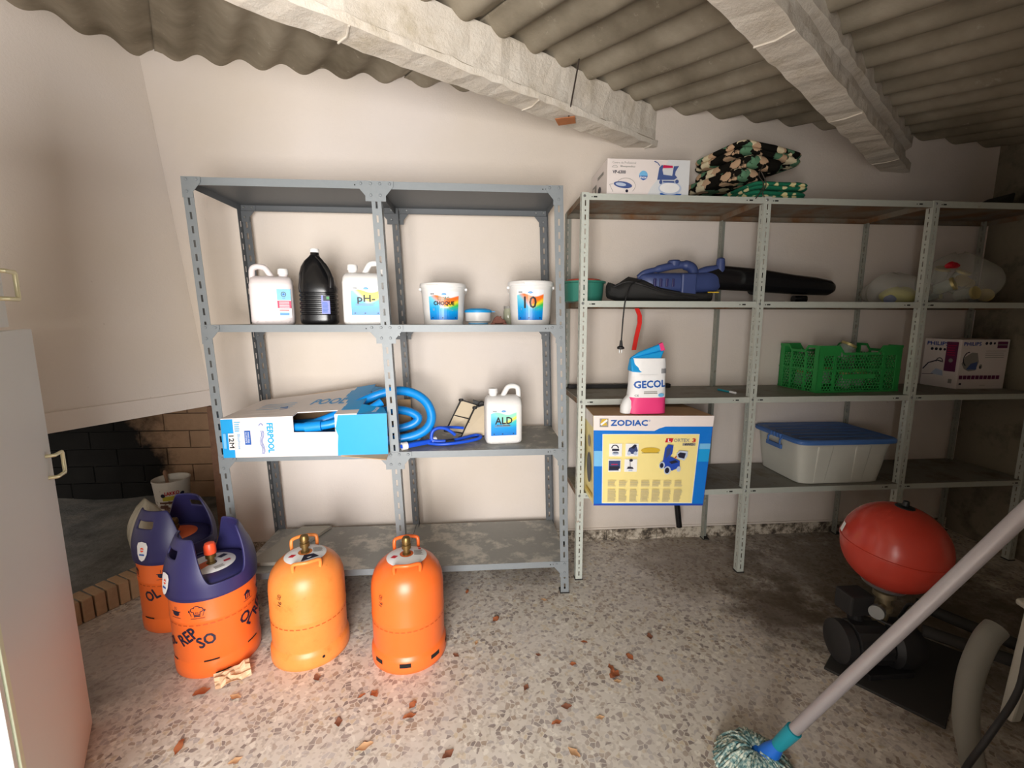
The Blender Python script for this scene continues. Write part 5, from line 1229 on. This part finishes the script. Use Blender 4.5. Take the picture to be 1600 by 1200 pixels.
# ------------------------------------------------------------------ water pump with red tank
m = MB(); m.hexa([(1.381, 1.498, .0005), (1.593, 1.214, .0005), (1.794, 1.813, .0005), (2.029, 1.524, .0005), (1.381, 1.498, .012), (1.593, 1.214, .012), (1.794, 1.813, .012), (2.029, 1.524, .012)])
o = m.obj('rubber_mat', 'rubber', bevel=.003); tag(o, 'dark rectangular rubber mat under the water pump', 'mat')
t = thing('water_pump', 'dark finned electric water pump with brass fittings under a red tank, on the mat', 'pump', (1.64, 1.525, .0125))
m = MB(); R = []; ax_ = Vector((-.80, .10, 0)).normalized(); sd = Vector((-ax_.y, ax_.x, 0)); up = Vector((0, 0, 1))
def ringx(o, r, n=28, f=None): return [o+sd*r*math.cos(2*PI*j/n)*(f(j) if f else 1)+up*r*math.sin(2*PI*j/n)*(f(j) if f else 1) for j in range(n)]
C0 = Vector((-.01, -.04, .105))
m.rings([ringx(C0+ax_*a, r, 32, lambda j: 1+.06*(j % 2)) for a, r in ((.02, .060), (.03, .078), (.15, .078), (.16, .060))]); m.obj('motor', 'pump', t, 30)
m = MB(); m.rings([ringx(C0+ax_*a, r) for a, r in ((.158, .070), (.165, .082), (.20, .082), (.212, .060), (.215, .02))]); m.obj('fan_cover', 'blackm', t, 40)
m = MB(); m.rings([ringx(C0+ax_*a, r) for a, r in ((-.10, .045), (-.09, .080), (-.055, .092), (.0, .092), (.02, .075))]); m.obj('pump_head', 'pump', t, 40)
m = MB(); m.box(-.14, .05, -.11, .03, 0, .022); m.obj('foot_plate', 'pump', t, bevel=.004)
m = MB(); m.box(-.175, -.075, -.03, .055, .215, .300); m.obj('control_box', 'blackm', t, bevel=.008)
m = MB(); m.tube([(-.11, .01, .17), (-.12, .01, .22)], .028, 14); m.obj('box_neck', 'pump', t)
m = MB(); m.lathe([(.030, .17), (.030, .185), (.022, .19), (.022, .225), (.032, .23), (.032, .25), (.024, .255), (.024, .285), (.038, .29), (.038, .31), (.022, .315)], 20, (-.02, -.01, 0)); m.obj('brass_riser', 'brasspipe', t, 35)
m = MB(); m.tube([(-.02, -.01, .245), (-.075, -.045, .25)], [.020, .017], 12); m.obj('pressure_gauge_arm', 'brasspipe', t)
m = MB(); m.tube([(-.075, -.045, .25), (-.095, -.058, .252)], .026, 18); m.obj('gauge', 'bolt', t, 40)
m = MB(); m.tube(spline([(-.09, .0, .22), (-.02, -.07, .20), (.05, -.07, .27), (.08, -.02, .25), (.09, .02, .16)], 6), .006, 8); m.obj('cable', 'blackm', t, 60)
t = thing('expansion_tank', 'glossy red round expansion tank mounted on the water pump', 'tank', (1.62, 1.525, .345), 0, None, math.radians(4), math.radians(4))
m = MB(); prof = [(0.001, 0)]
for k in range(1, 24):
    a = -PI/2+PI*k/24; prof.append((.174*math.cos(a)**.92, .170+.170*math.sin(a)))
prof.append((.001, .340)); i = len(prof)//2
prof = prof[:i]+[(.174, .166), (.1775, .168), (.1775, .174), (.174, .176)]+prof[i+1:]
m.lathe(prof, 64); tb = m.obj('shell', 'tank', t, 50)
m = MB(); m.lathe([(.055, -.004), (.072, .0), (.078, .010), (.070, .018), (.05, .02)], 32); m.obj('flange', 'bolt', t, 40)
m = MB(); m.lathe([(.034, .334), (.030, .341), (.012, .345), (.010, .362), (.006, .364), (0, .364)], 20); m.obj('air_valve', 'inkblack', t, 40)
p = Print(lambda x, y, h: Vector(((.176+h)*math.cos(2.62+x/.19)*math.cos(y/.18), (.176+h)*math.sin(2.62+x/.19)*math.cos(y/.18), .170+(.172)*math.sin(y/.18))), .002); p.rect(-.016, .015, .016, .055, 'paper', 3); p.build('sticker', t)
for i, (a, b, c) in enumerate((((1.80, 1.55, .235), (1.90, 1.44, .215), (2.02, 1.30, .20)), ((1.72, 1.44, .20), (1.80, 1.37, .195), (1.93, 1.25, .19)))):
    q = MB(); q.tube(spline([a, b, c], 6), .022, 12); o = q.obj('insulated_pipe', 'rubber', None, 60); tag(o, 'black foam-lagged pipe running right from the pump, %s of the two' % ('farther' if i == 0 else 'nearer'), 'pipe')
# things in the dark corner at the right edge
q = MB(); q.tube(spline([(1.60, 1.13, .45), (1.555, 1.12, .415), (1.50, 1.10, .32), (1.478, 1.08, .20), (1.485, 1.06, .10), (1.50, 1.05, .036)], 8), .031, 18); o = q.obj('grey_pipe', 'pvc', None, 60); tag(o, 'thick grey curved pipe in front of the mat at the right edge', 'pipe')
q = MB(); q.tube(spline([(1.72, 1.02, .66), (1.60, 1.04, .52), (1.52, 1.0, .36), (1.43, .98, .25), (1.40, 1.0, .12), (1.44, 1.04, .012)], 8), .008, 8); o = q.obj('black_cable', 'blackm', None, 60); tag(o, 'thin black cable slanting across the thick grey pipe', 'cable')
t = thing('plastic_chair', 'dusty white plastic chair partly seen at the lower right edge', 'chair', (1.92, 1.00, 0))
for a, b in (((-.16, -.06, 0), (-.14, -.02, .44)), ((-.05, .24, 0), (-.06, .20, .44)), ((.30, -.02, 0), (.26, .0, .44)), ((.38, .28, 0), (.34, .24, .44))):
    m = MB(); A_, B_ = Vector(a), Vector(b); m.hexa([A_+Vector((-.02, -.02, 0)), A_+Vector((.02, -.02, 0)), A_+Vector((-.02, .02, 0)), A_+Vector((.02, .02, 0)), B_+Vector((-.03, -.03, 0)), B_+Vector((.03, -.03, 0)), B_+Vector((-.03, .03, 0)), B_+Vector((.03, .03, 0))]); m.obj('leg', 'dustywhite', t, bevel=.008)
m = MB(); m.hexa([(-.17, -.05, .44), (.29, -.03, .44), (-.10, .25, .44), (.37, .28, .44), (-.17, -.05, .462), (.29, -.03, .462), (-.10, .25, .462), (.37, .28, .462)]); m.obj('seat', 'dustywhite', t, bevel=.008)
m = MB(); m.hexa([(.30, -.03, .45), (.33, -.03, .45), (.36, .28, .45), (.39, .28, .45), (.38, -.05, .85), (.40, -.05, .85), (.44, .30, .85), (.46, .30, .85)]); m.obj('backrest', 'dustywhite', t, bevel=.01)
# mop
Hd = Vector((.852, 1.135, .0)); top = Vector((1.175, .800, 1.02))
t = thing('floor_mop', 'string mop with blue-green yarn and a long grey pole at the lower right', 'mop', Hd)
hd = Vector((0.035, -.02, .085)); dr_ = (top-Hd-hd).normalized()
m = MB(); m.tube([hd+dr_*.11, hd+dr_*1.32], .0165, 16); m.obj('pole', 'pole', t, 60)
m = MB(); m.tube([hd+dr_*.03, hd+dr_*.05, hd+dr_*.10, hd+dr_*.125, hd+dr_*.126], [.017, .019, .021, .0215, .017], 16); m.obj('collar', 'teal', t, 40)
m = MB(); m.tube([hd-dr_*.03, hd, hd+dr_*.035], [.030, .026, .018], 16); so = m.obj('socket', 'mopblue', t, 40)
m = MB(); m.loft([(.028, .085, .085, .01, 0, 2.2), (.055, .070, .070, .012, 0, 2.2), (.075, .045, .045, .018, -.008, 2.2)], 20); m.obj('socket_skirt', 'mopblue', t, 40)
rnd = random.Random(12); m = MB()
for k in range(330):
    a = rnd.uniform(0, 2*PI); L_ = rnd.uniform(.072, .105); h0 = rnd.uniform(.035, .068); tw = rnd.uniform(-.5, .5)
    P = []
    for q in range(6):
        s = q/5; r = .015+L_*s; aa = a+tw*s; z = h0*(1-s**2)*1.0+.010+.018*math.sin(s*PI)*rnd.uniform(.4, 1.2)
        P.append((r*math.cos(aa), r*math.sin(aa), max(.006, z)))
    m.tube(P, .0042, 5)
o = m.obj('yarn_head', 'mop_yarn', t, 80); o['kind'] = 'stuff'

# ------------------------------------------------------------------ rod and tin plate on the roof joist
q = MB(); q.tube([(.444, 2.04, 2.50), (.445, 2.15, 2.43), (.445, 2.255, 2.358)], .0035, 6); o = q.obj('roof_wire', 'wire'); tag(o, 'thin dark wire running down from the roof sheets past the joist', 'wire')
q = MB(); q.hexa([(.38, 2.26, 2.350), (.47, 2.23, 2.352), (.41, 2.33, 2.350), (.49, 2.30, 2.352), (.38, 2.26, 2.353), (.47, 2.23, 2.355), (.41, 2.33, 2.353), (.49, 2.30, 2.355)]); o = q.obj('tin_plate', 'rustplate'); tag(o, 'small rusty orange tin plate at the foot of the roof wire', 'plate')
# ------------------------------------------------------------------ crumpled paper and dry leaves on the floor
rnd = random.Random(9); m = MB(); n = 7; vs = [(-.06+.12*i/n, -.03+.06*j/n, .006+abs(rnd.gauss(0, .014))) for j in range(n+1) for i in range(n+1)]
m.add(vs, [(j*(n+1)+i, j*(n+1)+i+1, (j+1)*(n+1)+i+1, (j+1)*(n+1)+i) for j in range(n) for i in range(n)])
o = m.obj('crumpled_paper', 'crumple', None, None, solid=.001); o.location = (-.972, 1.628, .012); o.rotation_euler = (.5, 0, .6); tag(o, 'crumpled tan paper against the foot of the capped navy-collared bottle', 'paper')
leafspots = [(-.256, 1.406, .06), (-.386, 1.302, .07), (-.11, 1.255, .055), (-.251, 1.453, .045), (.525, 1.566, .06), (.531, 1.501, .04), (.309, 1.403, .05), (.072, 1.897, .05), (-.068, 2.121, .045), (.319, 2.023, .04), (.75, 1.731, .05), (.528, 1.533, .07), (.262, 1.342, .05), (.299, 1.23, .06), (.171, 1.498, .04), (-1.055, 1.568, .07), (-.996, 1.348, .07), (-.786, 1.285, .05), (-.645, 1.606, .05), (-.402, 1.512, .05), (-.448, 1.507, .04), (-.916, 1.537, .06), (-.105, 1.683, .04), (.375, 1.60, .035), (-.88, 1.20, .05), (.42, 1.35, .04), (-.5, 1.40, .05), (.62, 1.62, .05), (.45, 1.72, .04), (-.02, 1.75, .035), (.24, 1.66, .03), (.70, 1.50, .04)]
lm = None
for i, (x, y, s) in enumerate(leafspots):
    v = i % 4
    if i < 4:
        m = MB(); R = []; K = 7
        for k in range(K):
            u = k/(K-1); w = .5*math.sin(PI*min(.98, max(.03, u)))**.8*(.42+.08*v)*(1+.25*math.sin(k*2.1+v))
            R.append([(u-.5, -w, .16*abs(w)*1.5+.05*math.sin(u*6+v)+.06), (u-.5, 0, .05*math.sin(u*6+v)+.055), (u-.5, w, .22*abs(w)*1.4+.05*math.sin(u*6+v)+.06)])
        vs = [p for r in R for p in r]; m.add(vs, [(k*3+j, k*3+j+1, (k+1)*3+j+1, (k+1)*3+j) for k in range(K-1) for j in range(2)])
        o = m.obj('dry_leaf', ['leaf', 'leaf2', 'leaf3', 'leaf'][v], None, 60)
        if lm is None: lm = []
        lm.append(o)
    else: o = lm[v].copy(); COL.objects.link(o)
    s *= .8; o.location = (x, y, .0005); o.scale = (s, s, s); o.rotation_euler = (0, 0, rnd.uniform(0, 6.3))
    c_ = ['slim reddish brown', 'tan', 'dark brown', 'broad reddish brown'][v]
    zn = 'by the foot of the left bottles' if x < -.85 else 'in front of the scuffed orange bottle' if x < -.5 else 'in front of the clean orange bottle' if x < -.2 and y > 1.38 else 'at the bottom edge of the view' if y < 1.38 and x < .0 else 'near the middle legs of the two shelving units' if y > 1.85 else 'on the open floor left of the mop' if x < .4 else 'on the open floor above the mop'
    tag(o, c_+' dry leaf lying '+zn, 'leaf', 'dry leaves '+zn)
